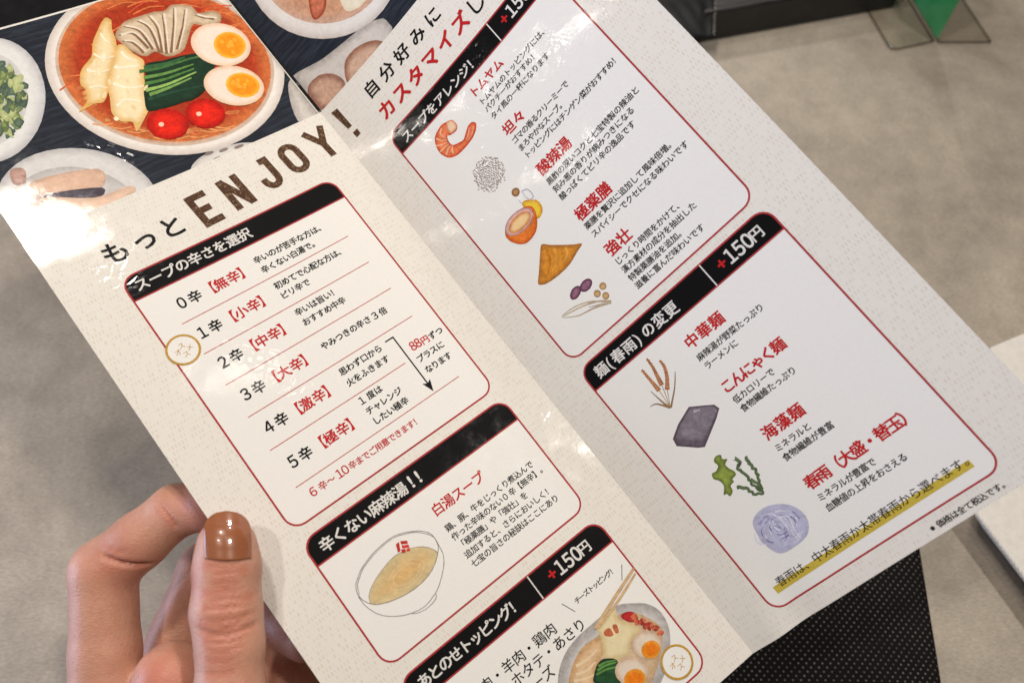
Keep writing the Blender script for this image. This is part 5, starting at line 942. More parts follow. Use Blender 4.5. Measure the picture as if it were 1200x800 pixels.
4|.78,.6,.4||1|-808,3651 36,6 31,3 36,-2 45,-5 -1,-9 -46,3 -34,0 -30,-5 -35,-8
4|.78,.6,.4||1|-836,3684 33,11 28,7 30,-1 35,-5 -2,-9 -35,3 -27,-1 -25,-8 -32,-14
4|.78,.6,.4||1|-866,3701 54,26 25,8 30,7 2,-9 -53,-18 -51,-29
4|.62,.48,.25|.74,.64,.4|1.8|-589,3552 10,-5 27,4 16,1 75,-16 15,2 0,10 -21,37 -3,19 9,17 31,36 12,15 11,28 0,11 -5,9 -13,5 -41,3 -18,5 -14,10 -23,26 -14,6 -21,-1 -23,-6 -23,-9 -34,-19 -13,-10 -8,-12 -3,-14 6,-16 27,-39 12,-20 8,-21 10,-42
5|.5,.13,.06||1|-578,3603 12,-3 15,0 11,4 2,15 -2,18 -6,12 -11,-2 -15,-10 -10,-10 -3,-9 2,-9
5|.5,.13,.06||1|-519,3607 8,-1 9,4 5,8 -2,12 -7,15 -6,10 -7,2 -7,-3 -4,-6 1,-13 4,-17
5|.3,.01,.02|.55,.03,.03|0.6|-450,3598 11,-2 17,2 15,5 12,8 10,11 7,12 1,13 -2,14 -6,9 -12,1 -14,-4 -13,-6 -9,-9 -7,-11 -10,-23 -2,-12
5|.45,.08,.04||1|-393,3680 -8,0 -9,-6 -3,-10 2,-7 8,0 9,7 3,9
5|.6,.16,.08||1|-419,3685 3,-7 9,-4 10,1 6,5 -3,7 -9,4 -10,-1
5|.36,.04,.03||1|-339,3765 -8,-2 -6,-8 -1,-10 5,-5 7,2 6,8 1,10
5|.45,.08,.04||1|-418,3654 7,-3 10,4 7,8 -1,7 -7,3 -10,-4 -6,-8
5|.6,.16,.08||1|-341,3798 3,-7 10,-2 10,3 5,7 -4,6 -10,2 -10,-3
5|.36,.04,.03||1|-363,3724 -7,1 -9,-6 -5,-9 2,-7 7,-1 9,6 5,9
5|.45,.08,.04||1|-413,3656 6,-3 10,2 8,7 1,7 -6,4 -11,-2 -7,-7
5|.6,.16,.08||1|-356,3806 -1,-7 6,-7 10,-4 7,4 1,7 -6,7 -10,3
5|.36,.04,.03||1|-346,3752 7,-3 10,4 7,7 0,8 -8,3 -9,-4 -7,-8
5|.45,.08,.04||1|-416,3647 4,-7 10,-2 10,2 5,6 -4,7 -10,3 -10,-3
5|.6,.16,.08||1|-358,3763 4,-7 9,-2 11,2 4,7 -3,6 -10,3 -10,-3
5|.36,.04,.03||1|-389,3734 -4,-6 2,-10 7,-7 8,0 4,7 -2,9 -7,7
5|.45,.08,.04||1|-358,3739 -7,-4 -3,-9 2,-10 6,-4 7,4 4,10 -2,9
5|.6,.16,.08||1|-393,3689 7,-3 10,5 6,8 0,7 -8,2 -9,-4 -7,-8
5|.36,.04,.03||1|-353,3767 6,-3 10,2 8,7 1,8 -7,3 -10,-2 -8,-7
5|.45,.08,.04||1|-365,3738 -5,-6 1,-10 6,-8 8,-1 4,6 0,10 -6,8
5|.6,.16,.08||1|-354,3709 -8,-2 -7,-7 -2,-10 5,-6 7,1 7,8 2,10
5|.36,.04,.03||1|-366,3760 -7,-4 -4,-9 1,-10 6,-4 8,4 4,9 -2,10
5|.45,.08,.04||1|-336,3743 -8,0 -8,-7 -3,-10 3,-6 8,0 8,7 3,10
5|.6,.16,.08||1|-411,3636 6,-4 10,2 9,6 1,8 -6,4 -11,-2 -8,-6
5|.36,.04,.03||1|-393,3707 0,-8 7,-7 10,-2 7,3 0,8 -7,7 -9,2
5|.45,.08,.04||1|-379,3664 -8,0 -8,-6 -5,-9 3,-7 8,-1 8,6 4,10
5|.6,.16,.08||1|-398,3670 -8,0 -8,-6 -4,-9 2,-7 8,-1 8,6 5,10
5|.36,.04,.03||1|-383,3729 -4,-7 3,-9 7,-7 8,0 4,7 -3,10 -7,6
5|.45,.08,.04||1|-389,3737 -3,-7 5,-9 8,-5 8,2 2,7 -4,9 -9,5
5|.6,.16,.08||1|-359,3743 3,-6 10,-4 10,2 5,7 -3,6 -10,3 -10,-2
5|.36,.04,.03||1|-370,3724 4,-6 9,-3 11,3 4,6 -3,6 -10,3 -10,-3
5|.45,.08,.04||1|-343,3770 4,-6 10,-1 10,4 4,6 -5,6 -10,2 -10,-4
5|.6,.16,.08||1|-414,3648 5,-6 10,-1 10,4 4,6 -5,6 -10,2 -10,-4
5|.36,.04,.03||1|-409,3666 -8,0 -8,-7 -3,-10 3,-6 8,0 8,7 3,10
5|.45,.08,.04||1|-343,3760 -8,-2 -6,-9 0,-10 5,-5 7,2 6,9 1,10
5|.6,.16,.08||1|-406,3694 -2,-7 5,-8 9,-5 7,2 3,7 -5,9 -9,4
5|.36,.04,.03||1|-375,3702 -5,-6 -1,-10 5,-8 7,-2 6,6 0,9 -4,9
5|.45,.08,.04||1|-411,3678 1,-7 9,-5 10,0 6,5 -1,8 -9,5 -10,-1
5|.6,.16,.08||1|-346,3758 6,-4 10,2 8,6 2,8 -7,4 -10,-2 -8,-6
5|.36,.04,.03||1|-366,3755 -6,-5 -2,-10 4,-9 7,-3 6,5 2,10 -4,9
5|.45,.08,.04||1|-338,3814 1,-8 7,-6 10,-1 7,4 0,7 -8,6 -10,2
5|.6,.16,.08||1|-383,3700 -8,0 -8,-6 -4,-10 3,-6 7,-1 9,7 3,9
5|.36,.04,.03||1|-347,3754 -6,-5 -1,-10 4,-9 7,-3 6,6 2,10 -5,8
5|.45,.08,.04||1|-406,3667 -6,-6 0,-10 5,-8 7,-2 6,5 0,10 -5,9
5|.6,.16,.08||1|-398,3651 -2,-8 4,-8 8,-6 8,2 3,7 -5,9 -8,5
5|.36,.04,.03||1|-372,3704 -8,-1 -7,-7 -2,-10 4,-6 7,1 8,7 2,10
5|.45,.08,.04||1|-402,3683 5,-5 11,1 9,5 2,7 -6,5 -10,0 -9,-6
5|.6,.16,.08||1|-377,3714 5,-5 10,0 9,5 3,7 -5,5 -10,0 -10,-5
5|.36,.04,.03||1|-389,3701 -7,-4 -2,-10 3,-9 6,-4 7,5 2,10 -3,9
6|.01,.03,.02|.02,.08,.03|1|-778,3774 -3,-13 5,-9 30,-23 25,-17 13,-5 22,-4 11,1 11,4 15,9 16,12 14,14 7,13 0,12 -6,12 -19,25 -19,38 -13,16 -15,4 -23,-13 -28,-25 -27,-29
7|.12,.28,.06||1|-729,3739 29,2 24,4 56,23 3,-6 -44,-22 -25,-8 -42,-7
7|.12,.28,.06||1|-747,3751 32,5 25,6 55,24 3,-6 -43,-22 -25,-9 -46,-11
7|.12,.28,.06||1|-711,3726 25,2 20,5 47,24 3,-5 -37,-23 -21,-9 -36,-8
8|.6,.42,.3|.72,.62,.52|1.5|-374,3865 -10,6 -11,5 -11,3 -25,0 -25,-8 -11,-6 -21,-17 -14,-21 -5,-12 -4,-25 0,-11 3,-12 5,-10 6,-9 8,-8 10,-7 11,-5 11,-2 25,-1 25,8 12,6 20,17 15,22 5,12 4,24 -1,12 -3,11 -4,11 -7,9
9|.75,.32,.04|.78,.2,.01|1.2|-377,3844 -4,14 -4,6 -12,9 -14,6 -8,2 -17,-1 -8,-3 -16,-7 -6,-5 -11,-12 -5,-15 -1,-7 1,-14 7,-13 5,-5 14,-8 15,-4 9,0 16,3 16,8 12,11 8,13 2,7
8|.6,.42,.3|.72,.62,.52|1.5|-523,3921 -10,6 -11,5 -12,3 -13,0 -13,-1 -25,-9 -13,-7 -21,-18 -17,-23 -5,-13 -5,-25 0,-13 3,-12 4,-10 7,-10 8,-8 9,-7 11,-4 12,-3 13,-1 13,1 26,9 12,7 22,18 16,24 6,12 5,26 -1,13 -2,11 -5,11 -6,10
9|.75,.32,.04|.78,.2,.01|1.2|-536,3905 -5,15 -4,7 -13,11 -16,7 -9,1 -18,-1 -18,-6 -8,-5 -14,-12 -9,-16 -3,-8 -1,-16 2,-8 7,-15 6,-6 14,-9 18,-4 9,0 19,4 17,8 13,13 10,15 2,8
10|.55,.37,.2|.68,.5,.3|0.6|-233,3443 -188,51 -188,56 9,21 186,-59 186,-55
10|.55,.37,.2|.68,.5,.3|0.6|-242,3471 -166,49 -181,40 4,16 182,-43 75,-22 90,-30"""

def pictures(parents):
    cur = None; acc = {}
    for ln in ART.strip().split('\n'):
        if ln[0] == '@': cur = tuple(ln[1:].split()); acc.setdefault(cur, []); continue
        ly, c1, c2, wd, q_ = ln.split('|'); c1 = np.array([float(x) for x in c1.split(',')]); c2 = np.array([float(x) for x in c2.split(',')]) if c2 else c1
        p = np.cumsum(np.array([[int(x) for x in a.split(',')] for a in q_.split()]), axis=0)/20.
        acc[cur].append((int(ly), c1, c2, float(wd), p))
    rng = np.random.default_rng(3); su, sv = (29.71, 56.98)
    acc[('sesame', 'R', 'b')] = []
    for i in range(230):
        a = i*2.39996; r = 5.3*math.sqrt((i+.5)/230)*rng.uniform(.9, 1.1); th = rng.uniform(-.5, .6)+1.2
        e = np.array([(.34*math.cos(t), .17*math.sin(t)) for t in np.linspace(0, 6.28, 8)[:-1]])
        e = np.stack([e[:, 0]*math.cos(th)-e[:, 1]*math.sin(th), e[:, 0]*math.sin(th)+e[:, 1]*math.cos(th)], -1)
        acc[('sesame', 'R', 'b')].append((1+i % 2, np.array((.31, .25, .23)) if i % 3 else np.array((.4, .33, .3)), None, 1, e+[su+r*math.cos(a), sv+r*math.sin(a)*.98]))
    for (nm, pn, sh), L in acc.items():
        VV, FF, CC, n = [], [], [], 0
        for k, (ly, c1, c2, wd, p) in enumerate(L):
            grad = c2 is not None and np.abs(c1-c2).max() > 1e-6
            size = np.ptp(p, axis=0).max()
            uvp, f = weld(refine(tess(p), min(3.0, max(0.5, size/14)) if grad else 3.0))
            if grad:
                a = p; b = np.roll(p, -1, 0); ab = b-a; d = np.full(len(uvp), 1e9)
                for i in range(len(a)):
                    t = np.clip(((uvp-a[i])@ab[i])/max(1e-9, ab[i]@ab[i]), 0, 1); d = np.minimum(d, np.linalg.norm(uvp-a[i]-t[:, None]*ab[i], axis=1))
                t = np.clip(d/wd, 0, 1)[:, None]; t = t*t*(3-2*t); c = c1*(1-t)+c2*t
            else: c = np.tile(c1, (len(uvp), 1))
            # tiny stagger keeps overlapping inks of one layer off the same plane
            V = card(pn, uvp[:, 0], uvp[:, 1], (SHEET if sh == 's' else 0.0)+LAY*(ly+1)*(0.8 if sh == 'b' else 1)+0.0003*(k % 40)+0.006)
            VV.append(V); FF.append(orient(V, f)+n); CC.append(c); n += len(V)
        mesh_obj(nm+'_picture', np.concatenate(VV), np.concatenate(FF), M['picture'], parents[sh], colors=np.concatenate(CC))

# ------------------------------------------------------------------ the photo menu behind it (dark slate, bowls of food)
sheet = thing('photo_menu', 'dark laminated menu sheet with printed photos of soup bowls, tucked behind the white menu', 'menu', card('R', np.array(0.5), np.array(30.), SHEET-2))
page('L', sheet, M['slate'], v0=-72, v1=120, u_out=95.0, off=SHEET, thick=0.35, r=1.0, nv=70)
page('R', sheet, M['slate'], v0=-72, v1=120, u_out=95.0, off=SHEET, thick=0.35, r=1.0, nv=70)
flat_print('crease', 'L', [np.array([(-0.35, -71.8), (-0.02, -71.8), (-0.02, 119), (-0.35, 119)])], M['crease'], sheet, 14, base=SHEET)  # highlight along this sheet's fold, painted as a pale strip
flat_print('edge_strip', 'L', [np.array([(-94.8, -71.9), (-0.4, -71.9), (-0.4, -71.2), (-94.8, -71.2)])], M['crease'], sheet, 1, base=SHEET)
pictures({'b': menu, 's': sheet})
bpy.data.objects.remove(_fo); bpy.data.curves.remove(_font)

# ------------------------------------------------------------------ things on the table
def simple_mat(name, c, rough=0.5, spec=0.5, **k):
    m, nt, p = new_mat(name); p.inputs['Base Color'].default_value = rgba(c); p.inputs['Roughness'].default_value = rough; p.inputs['Specular IOR Level'].default_value = spec
    for a, b in k.items(): p.inputs[a.replace('_', ' ')].default_value = b
    return m
def prism(poly, z0, z1):
    n = len(poly); v = [(x*MM, y*MM, z0*MM) for x, y in poly]+[(x*MM, y*MM, z1*MM) for x, y in poly]
    return v, [tuple(range(n-1, -1, -1)), tuple(range(n, 2*n))]+[(i, (i+1) % n, n+(i+1) % n, n+i) for i in range(n)]
def bevel(o, w, seg=2):
    b = o.modifiers.new('bevel', 'BEVEL'); b.width = w*MM; b.segments = seg; b.limit_method = 'ANGLE'; return o
def wornblack():
    m, nt, p = new_mat('worn_black_lacquer'); co = objco(nt)
    nt.links.new(mixc(nt, ramp(nt, noise(nt, co, 120, 6, 0.7), 0.5, 0.8), (0.006, 0.006, 0.007), (0.014, 0.014, 0.016)), p.inputs['Base Color'])
    nt.links.new(ramp(nt, noise(nt, co, 80, 5, 0.7), 0.3, 0.7, 0.3, 0.5), p.inputs['Roughness']); return m
# black serving tray: floor, raised walls; its near edge runs from lower left to upper right
tray = thing('serving_tray', 'black lacquered tray with a raised rim at the back of the table', 'tray', (0.0, 0.45, 0.0))
A0 = np.array([115.4, 392.]); A1 = np.array([236.8, 423.3]); ex = (A1-A0)/np.linalg.norm(A1-A0); ey = np.array([-ex[1], ex[0]])
rot = lambda a, b: tuple(A1+ex*a+ey*b)
LB = wornblack()
def tray_part(name, a0, a1, b0, b1, z0, z1, bw=1.2):
    v, f = prism([rot(a0, b0), rot(a1, b0), rot(a1, b1), rot(a0, b1)], z0, z1); return bevel(mesh_obj(name, v, f, LB, tray), bw)
tray_part('tray_floor', -640, -4, 4, 276, 2, 6); tray_part('rim', -644, 0, 0, 4.5, 0.5, 21); tray_part('rim', -644, 0, 275.5, 280, 0.5, 21)
tray_part('rim', -4.5, 0, 4.7, 275.3, 0.5, 21); tray_part('rim', -644, -639.5, 4.7, 275.3, 0.5, 21)

# black foil packet with a serrated edge leaning on the tray rim
def packet():
    m = simple_mat('black_foil', (0.011, 0.0115, 0.013), 0.5, 0.22); nt = m.node_tree; p = nt.nodes['Principled BSDF']
    nt.links.new(bump(nt, noise(nt, objco(nt), 70, 4), 0.35, 0.0012), p.inputs['Normal'])
    edge = simple_mat('torn_foil_edge', (0.20, 0.19, 0.17), 0.5)
    t = thing('foil_packet', 'small black foil packet with a pale serrated edge leaning on the tray rim', 'packet', (0.1, 0.385, 0.02))
    O = np.array([116.5, 381.]); ax = np.array([0.98, 0.12]); ay = np.array([0.05, 0.9]); L, Wd, nx, ny = 62, 25, 26, 40
    V = []; idx = lambda i, j: j*(nx+1)+i
    for j in range(ny+1):
        for i in range(nx+1):
            s_, r_ = i/nx, j/ny; x = -L+L*s_+(1.1*abs((j/4) % 1-.5)*2 if i == nx else 0); y = Wd*r_
            puff = 3.2*math.sin(math.pi*min(1, s_*1.05))**.5*math.sin(math.pi*r_)**.6 if 0 < s_ < 0.92 else 0
            P_ = O+ax*x+ay*y; V.append((P_[0], P_[1], 14+y*0.45+puff+0.3*math.sin(x*.7+y*.5)))
    n = len(V); Vb = [(x, y, z-0.5-(z-14-(k//(nx+1))*Wd/ny*0.45)*0.6) for k, (x, y, z) in enumerate(V)]
    F = []; fm = []
    for j in range(ny):
        for i in range(nx):
            a, b, c, d = idx(i, j), idx(i+1, j), idx(i+1, j+1), idx(i, j+1); F += [(a, b, c, d), (n+a, n+d, n+c, n+b)]
            e_ = 0; fm += [e_, e_]
    rim = [idx(i, 0) for i in range(nx)]+[idx(nx, j) for j in range(ny)]+[idx(i, ny) for i in range(nx, 0, -1)]+[idx(0, j) for j in range(ny, 0, -1)]
    for k in range(len(rim)): a, b = rim[k], rim[(k+1) % len(rim)]; F.append((a, n+a, n+b, b)); fm.append(0)
    mesh_obj('pouch', np.array(V+Vb)*MM, F, [m, edge], t, smooth=True, fmat=fm)
    # pale torn edge: narrow teeth strip along the right side and the top
    V2 = []; F2 = []
    side = [V[idx(nx, j)] for j in range(ny+1)]; inner = [V[idx(nx-1, j)] for j in range(ny+1)]
    for (a, b) in zip(side, inner):
        a = np.array(a); b = np.array(b); V2 += [a+[0, 0, .15], a+(b-a)*.2+[0, 0, .2]]
    F2 = [(2*k, 2*k+2, 2*k+3, 2*k+1) for k in range(ny)]; m0 = len(V2)
    for i in range(nx+1):
        a = np.array(V[idx(i, ny)]); b = np.array(V[idx(i, ny-1)]); V2 += [a+[0, 0, .15], a+(b-a)*.5+[0, 0, .2]]
    F2 += [(m0+2*k, m0+2*k+1, m0+2*k+3, m0+2*k+2) for k in range(nx)]
    mesh_obj('serrated_edge', np.array(V2)*MM, F2, edge, t)
packet()

# clear acrylic card stand: two feet and an upright holding a green card
def clear(name, tint):
    m = bpy.data.materials.new(name); m.use_nodes = True; nt = m.node_tree; nt.nodes.clear()
    out = nt.nodes.new('ShaderNodeOutputMaterial'); tr = nt.nodes.new('ShaderNodeBsdfTransparent'); gl = nt.nodes.new('ShaderNodeBsdfGlossy'); mx = nt.nodes.new('ShaderNodeMixShader')
    gl.inputs['Roughness'].default_value = 0.04; lw = nt.nodes.new('ShaderNodeLayerWeight'); lw.inputs['Blend'].default_value = 0.12
    ge = nt.nodes.new('ShaderNodeNewGeometry'); sp = nt.nodes.new('ShaderNodeSeparateXYZ'); nt.links.new(ge.outputs['Normal'], sp.inputs[0])
    flat = ramp(nt, math_n(nt, 'ABSOLUTE', sp.outputs[2]), 0.5, 0.95)
    nt.links.new(mixc(nt, flat, (0.40, 0.40, 0.36), tint), tr.inputs['Color'])
    nt.links.new(math_n(nt, 'ADD', math_n(nt, 'MULTIPLY', lw.outputs[0], 0.5), 0.03), mx.inputs[0]); nt.links.new(tr.outputs[0], mx.inputs[1]); nt.links.new(gl.outputs[0], mx.inputs[2]); nt.links.new(mx.outputs[0], out.inputs[0]); return m
stand = thing('card_stand', 'clear acrylic card stand with a green card in its upright', 'stand', (0.255, 0.40, 0.0))
G = np.array([254.0, 391.5]); fx = np.array([0.965, -0.07]); fx /= np.linalg.norm(fx)
back = np.array([-0.14, 1.0]); back /= np.linalg.norm(back)
fxl = np.array([0.955, 0.27]); fxl /= np.linalg.norm(fxl)
def foot(poly, z1): 
    v, f = prism(poly, 0.2, z1); return bevel(mesh_obj('foot', v, f, AC, stand), 0.5)
AC = clear('clear_acrylic', (0.97, 0.965, 0.95)); AU = clear('upright_acrylic', (0.95, 0.97, 0.95)); AU.node_tree.nodes['Map Range'].inputs[1].default_value = -1; AU.node_tree.nodes['Map Range'].inputs[2].default_value = -0.5
l0 = G-fxl*30; fp = [tuple(G+[-1.2, 0]), tuple(G+back*90+[-1.2, 0]), tuple(l0+back*90+[-2, 0]), tuple(l0+back*4), tuple(l0+back*1.2+fxl*1.2), tuple(l0+fxl*4)]
foot(fp, 2.2)
r0 = G+fx*33; foot([tuple(G+[1.6, -1]), tuple(r0+[0, 1.5]), tuple(r0+back*90+[0, 0]), tuple(G+back*90+[1.6, 0])], 2.2)
def upright(name, off0, off1, h, mat, z0=2.4):
    nrm = np.array([back[1], -back[0]]); p0 = G+nrm*off0; p1 = G+nrm*off1
    v, f = prism([tuple(p0), tuple(p1), tuple(p1+back*90), tuple(p0+back*90)], z0, h); return bevel(mesh_obj(name, v, f, mat, stand), 0.25)
upright('upright_sheet', -1.3, -0.5, 98, AU); upright('upright_sheet', 0.5, 1.3, 98, AU)
def greencard():
    m, nt, p = new_mat('green_card'); co = objco(nt)
    nt.links.new(mixc(nt, ramp(nt, noise(nt, co, 40, 2), 0.3, 0.7), (0.03, 0.32, 0.09), (0.10, 0.50, 0.20)), p.inputs['Base Color']); p.inputs['Roughness'].default_value = 0.5; return m
upright('green_card', -0.35, 0.35, 95, greencard(), 3.0)

# paper napkin, folded, standing a little proud of the table
def napkin():
    m, nt, p = new_mat('embossed_tissue'); co = objco(nt)
    w = nt.nodes.new('ShaderNodeTexWave'); w.wave_type = 'BANDS'; w.inputs['Scale'].default_value = 420; w.inputs['Distortion'].default_value = 1.5; nt.links.new(co, w.inputs['Vector'])
    nt.links.new(mixc(nt, ramp(nt, noise(nt, co, 300, 3), 0.3, 0.7), (0.74, 0.71, 0.65), (0.82, 0.79, 0.74)), p.inputs['Base Color']); p.inputs['Roughness'].default_value = 0.9
    nt.links.new(bump(nt, w.outputs['Fac'], 0.5, 0.0004), p.inputs['Normal']); return m
NM = napkin()
nap = thing('paper_napkin', 'folded white paper napkin at the right edge of the table', 'napkin', (0.24, 0.13, 0.0))
npz = 16
n0 = np.array([212.7, 173.]); n1 = np.array([290., 205.]); n2 = np.array([300., 60.]); n3 = np.array([203., 54.]); n4 = np.array([184., 97.])
v, f = prism([tuple(n0), tuple(n4), tuple(n3), tuple(n2), tuple(n1)], npz-3, npz); bevel(mesh_obj('folded_sheet', v, f, NM, nap), 1.2, 4)
v, f = prism([tuple(n0+[7, -8]), tuple(n4+[9, 0]), tuple(n3+[6, 8]), tuple(n2-[9, -8]), tuple(n1-[9, 9])], 0.2, npz-3.1)
bevel(mesh_obj('napkin_stack', v, f, NM, nap), 1.0)

# black perforated non-woven cloth bag lying flat
def cloth():
    m, nt, p = new_mat('perforated_black_fabric'); co = objco(nt)
    mp = nt.nodes.new('ShaderNodeMapping'); mp.inputs['Rotation'].default_value = (0, 0, 0.80); mp.inputs['Scale'].default_value = (480, 480, 480); nt.links.new(co, mp.inputs[0])
    sep = nt.nodes.new('ShaderNodeSeparateXYZ'); nt.links.new(mp.outputs[0], sep.inputs[0])
    fx_ = math_n(nt, 'SUBTRACT', math_n(nt, 'FRACT', sep.outputs[0]), 0.5); fy_ = math_n(nt, 'SUBTRACT', math_n(nt, 'FRACT', sep.outputs[1]), 0.5)
    d = math_n(nt, 'SQRT', math_n(nt, 'ADD', math_n(nt, 'MULTIPLY', fx_, fx_), math_n(nt, 'MULTIPLY', fy_, fy_)))
    dot = ramp(nt, d, 0.10, 0.22, 1, 0)
    vr = ramp(nt, noise(nt, co, 130, 5, 0.7), 0.35, 0.65, 0.3, 1.0)
    f = math_n(nt, 'MULTIPLY', dot, vr)
    nt.links.new(mixc(nt, f, (0.008, 0.007, 0.0075), (0.21, 0.19, 0.17)), p.inputs['Base Color']); p.inputs['Roughness'].default_value = 0.85; p.inputs['Specular IOR Level'].default_value = 0.12
    nt.links.new(bump(nt, math_n(nt, 'ADD', d, noise(nt, co, 700, 3)), 0.5, 0.0003), p.inputs['Normal']); return m
def bag():
    nx, ny = 44, 40; C = [np.array(c, float) for c in ((30, -60), (151, -60), (166, 92), (60, 118))]
    V = []; 
    for lvl in (1, 0):
        for j in range(ny+1):
            for i in range(nx+1):
                s_, r_ = i/nx, j/ny; P_ = (C[0]*(1-s_)+C[1]*s_)*(1-r_)+(C[3]*(1-s_)+C[2]*s_)*r_
                e_ = min(s_, 1-s_, r_, 1-r_); up = 1.0+2.6*(1-math.exp(-e_*16))+0.7*math.sin(P_[0]*.09+P_[1]*.06)*min(1, e_*8)+0.4*math.sin(P_[1]*.23-P_[0]*.05)*min(1, e_*8)
                V.append((P_[0], P_[1], up if lvl else 0.15))
    n = (nx+1)*(ny+1); idx = lambda i, j: j*(nx+1)+i; F = []
    for j in range(ny):
        for i in range(nx): a, b, c, d = idx(i, j), idx(i+1, j), idx(i+1, j+1), idx(i, j+1); F += [(a, b, c, d), (n+a, n+d, n+c, n+b)]
    rim = [idx(i, 0) for i in range(nx)]+[idx(nx, j) for j in range(ny)]+[idx(i, ny) for i in range(nx, 0, -1)]+[idx(0, j) for j in range(ny, 0, -1)]
    for k in range(len(rim)): a, b = rim[k], rim[(k+1) % len(rim)]; F.append((a, n+a, n+b, b))
    o = mesh_obj('cloth_bag', np.array(V)*MM, F, cloth(), origin=np.array([0.1, 0.02, 0.0]), smooth=True)
    tag(o, 'black perforated fabric bag lying flat under the lower edge of the menu', 'bag')
bag()

# ------------------------------------------------------------------ the hand: one continuous skin from a distance field
# joints in millimetres in the camera's axes (x right, y down, z away), r = flesh radius
def seg(p, a, b, ra, rb):
    a = np.array(a, np.float32); b = np.array(b, np.float32); ab = b-a
    t = np.clip(((p-a)@ab)/(ab@ab), 0, 1); t = t.astype(np.float32)
    return np.linalg.norm(p-a-t[..., None]*ab, axis=-1)-(ra+(rb-ra)*t)
def smin(a, b, k):
    h = np.clip(0.5+0.5*(b-a)/k, 0, 1); return b+(a-b)*h-k*h*(1-h)
FINGERS = {
  'index':  ([(-112.5, 108, 219), (-114.6, 64.2, 221), (-94.5, 47.5, 221.5), (-72, 43.0, 217)], (10.8, 8.9, 7.3, 6.3), (9.1, 7.9, 6.9)),
  'middle': ([(-108, 108, 238), (-93.0, 70.0, 241), (-66.5, 77.5, 224), (-57, 82, 218)], (9.4, 8.9, 7.6, 6.6), (9.2, 8.0, 7.2)),
  'ring':   ([(-101, 118, 249), (-89.0, 99.0, 248), (-62.0, 98.0, 228), (-53, 101, 221)], (9.6, 8.6, 7.6, 6.6), (9, 8, 7)),
  'little': ([(-92, 128, 257), (-82.0, 115.0, 254), (-62.0, 114.0, 238), (-55, 116, 232)], (8.6, 7.6, 6.8, 6.0), (8, 7, 6.4))}
def hand_field(p):
    def chain(P, r, mid=None):
        d = None
        for i in range(len(P)-1):
            a, b = np.array(P[i], float), np.array(P[i+1], float)
            if mid: m = (a+b)/2; s = smin(seg(p, a, m, r[i], mid[i]), seg(p, m, b, mid[i], r[i+1]), 2.0)
            else: s = seg(p, a, b, r[i], r[i+1])
            d = s if d is None else smin(d, s, 1.6)
        return d
    fs = [chain(*FINGERS[k]) for k in ('index', 'middle', 'ring', 'little')]
    f = fs[0]
    for g in fs[1:]: f = smin(f, g, 1.0)
    # thumb, a little flattened front to back
    ZT = 193.0; pt = p.copy(); pt[..., 2] = (p[..., 2]-ZT)/0.90+ZT
    def tc(P, r):
        d = None
        for i in range(len(P)-1):
            s = seg(pt, P[i], P[i+1], r[i], r[i+1]); d = s if d is None else smin(d, s, 3.0)
        return d
    th = tc([(-70.6, 50.6, 195.0), (-70.3, 56.0, 194.5), (-70.0, 66.0, 193.0), (-68.6, 74.0, 191.5), (-68.0, 84, 189.5), (-68.6, 101, 187), (-80, 150, 205)], (7.3, 7.7, 8.15, 7.75, 7.8, 9.0, 17))
    # ball of the thumb, palm and wrist
    palm = seg(p, (-92, 92.5, 214), (-84, 128, 213), 10.8, 15)
    palm = smin(palm, seg(p, (-112, 112, 222), (-96, 175, 232), 13, 18), 8)
    palm = smin(palm, seg(p, (-100, 122, 242), (-92, 175, 240), 14, 18), 8)
    palm = smin(palm, seg(p, (-92, 132, 252), (-92, 175, 242), 12, 17), 8)
    palm = smin(palm, seg(p, (-96, 170, 230), (-98, 260, 240), 22, 23), 10)
    body = smin(f, palm, 4.0)
    return smin(th, body, 2.2)
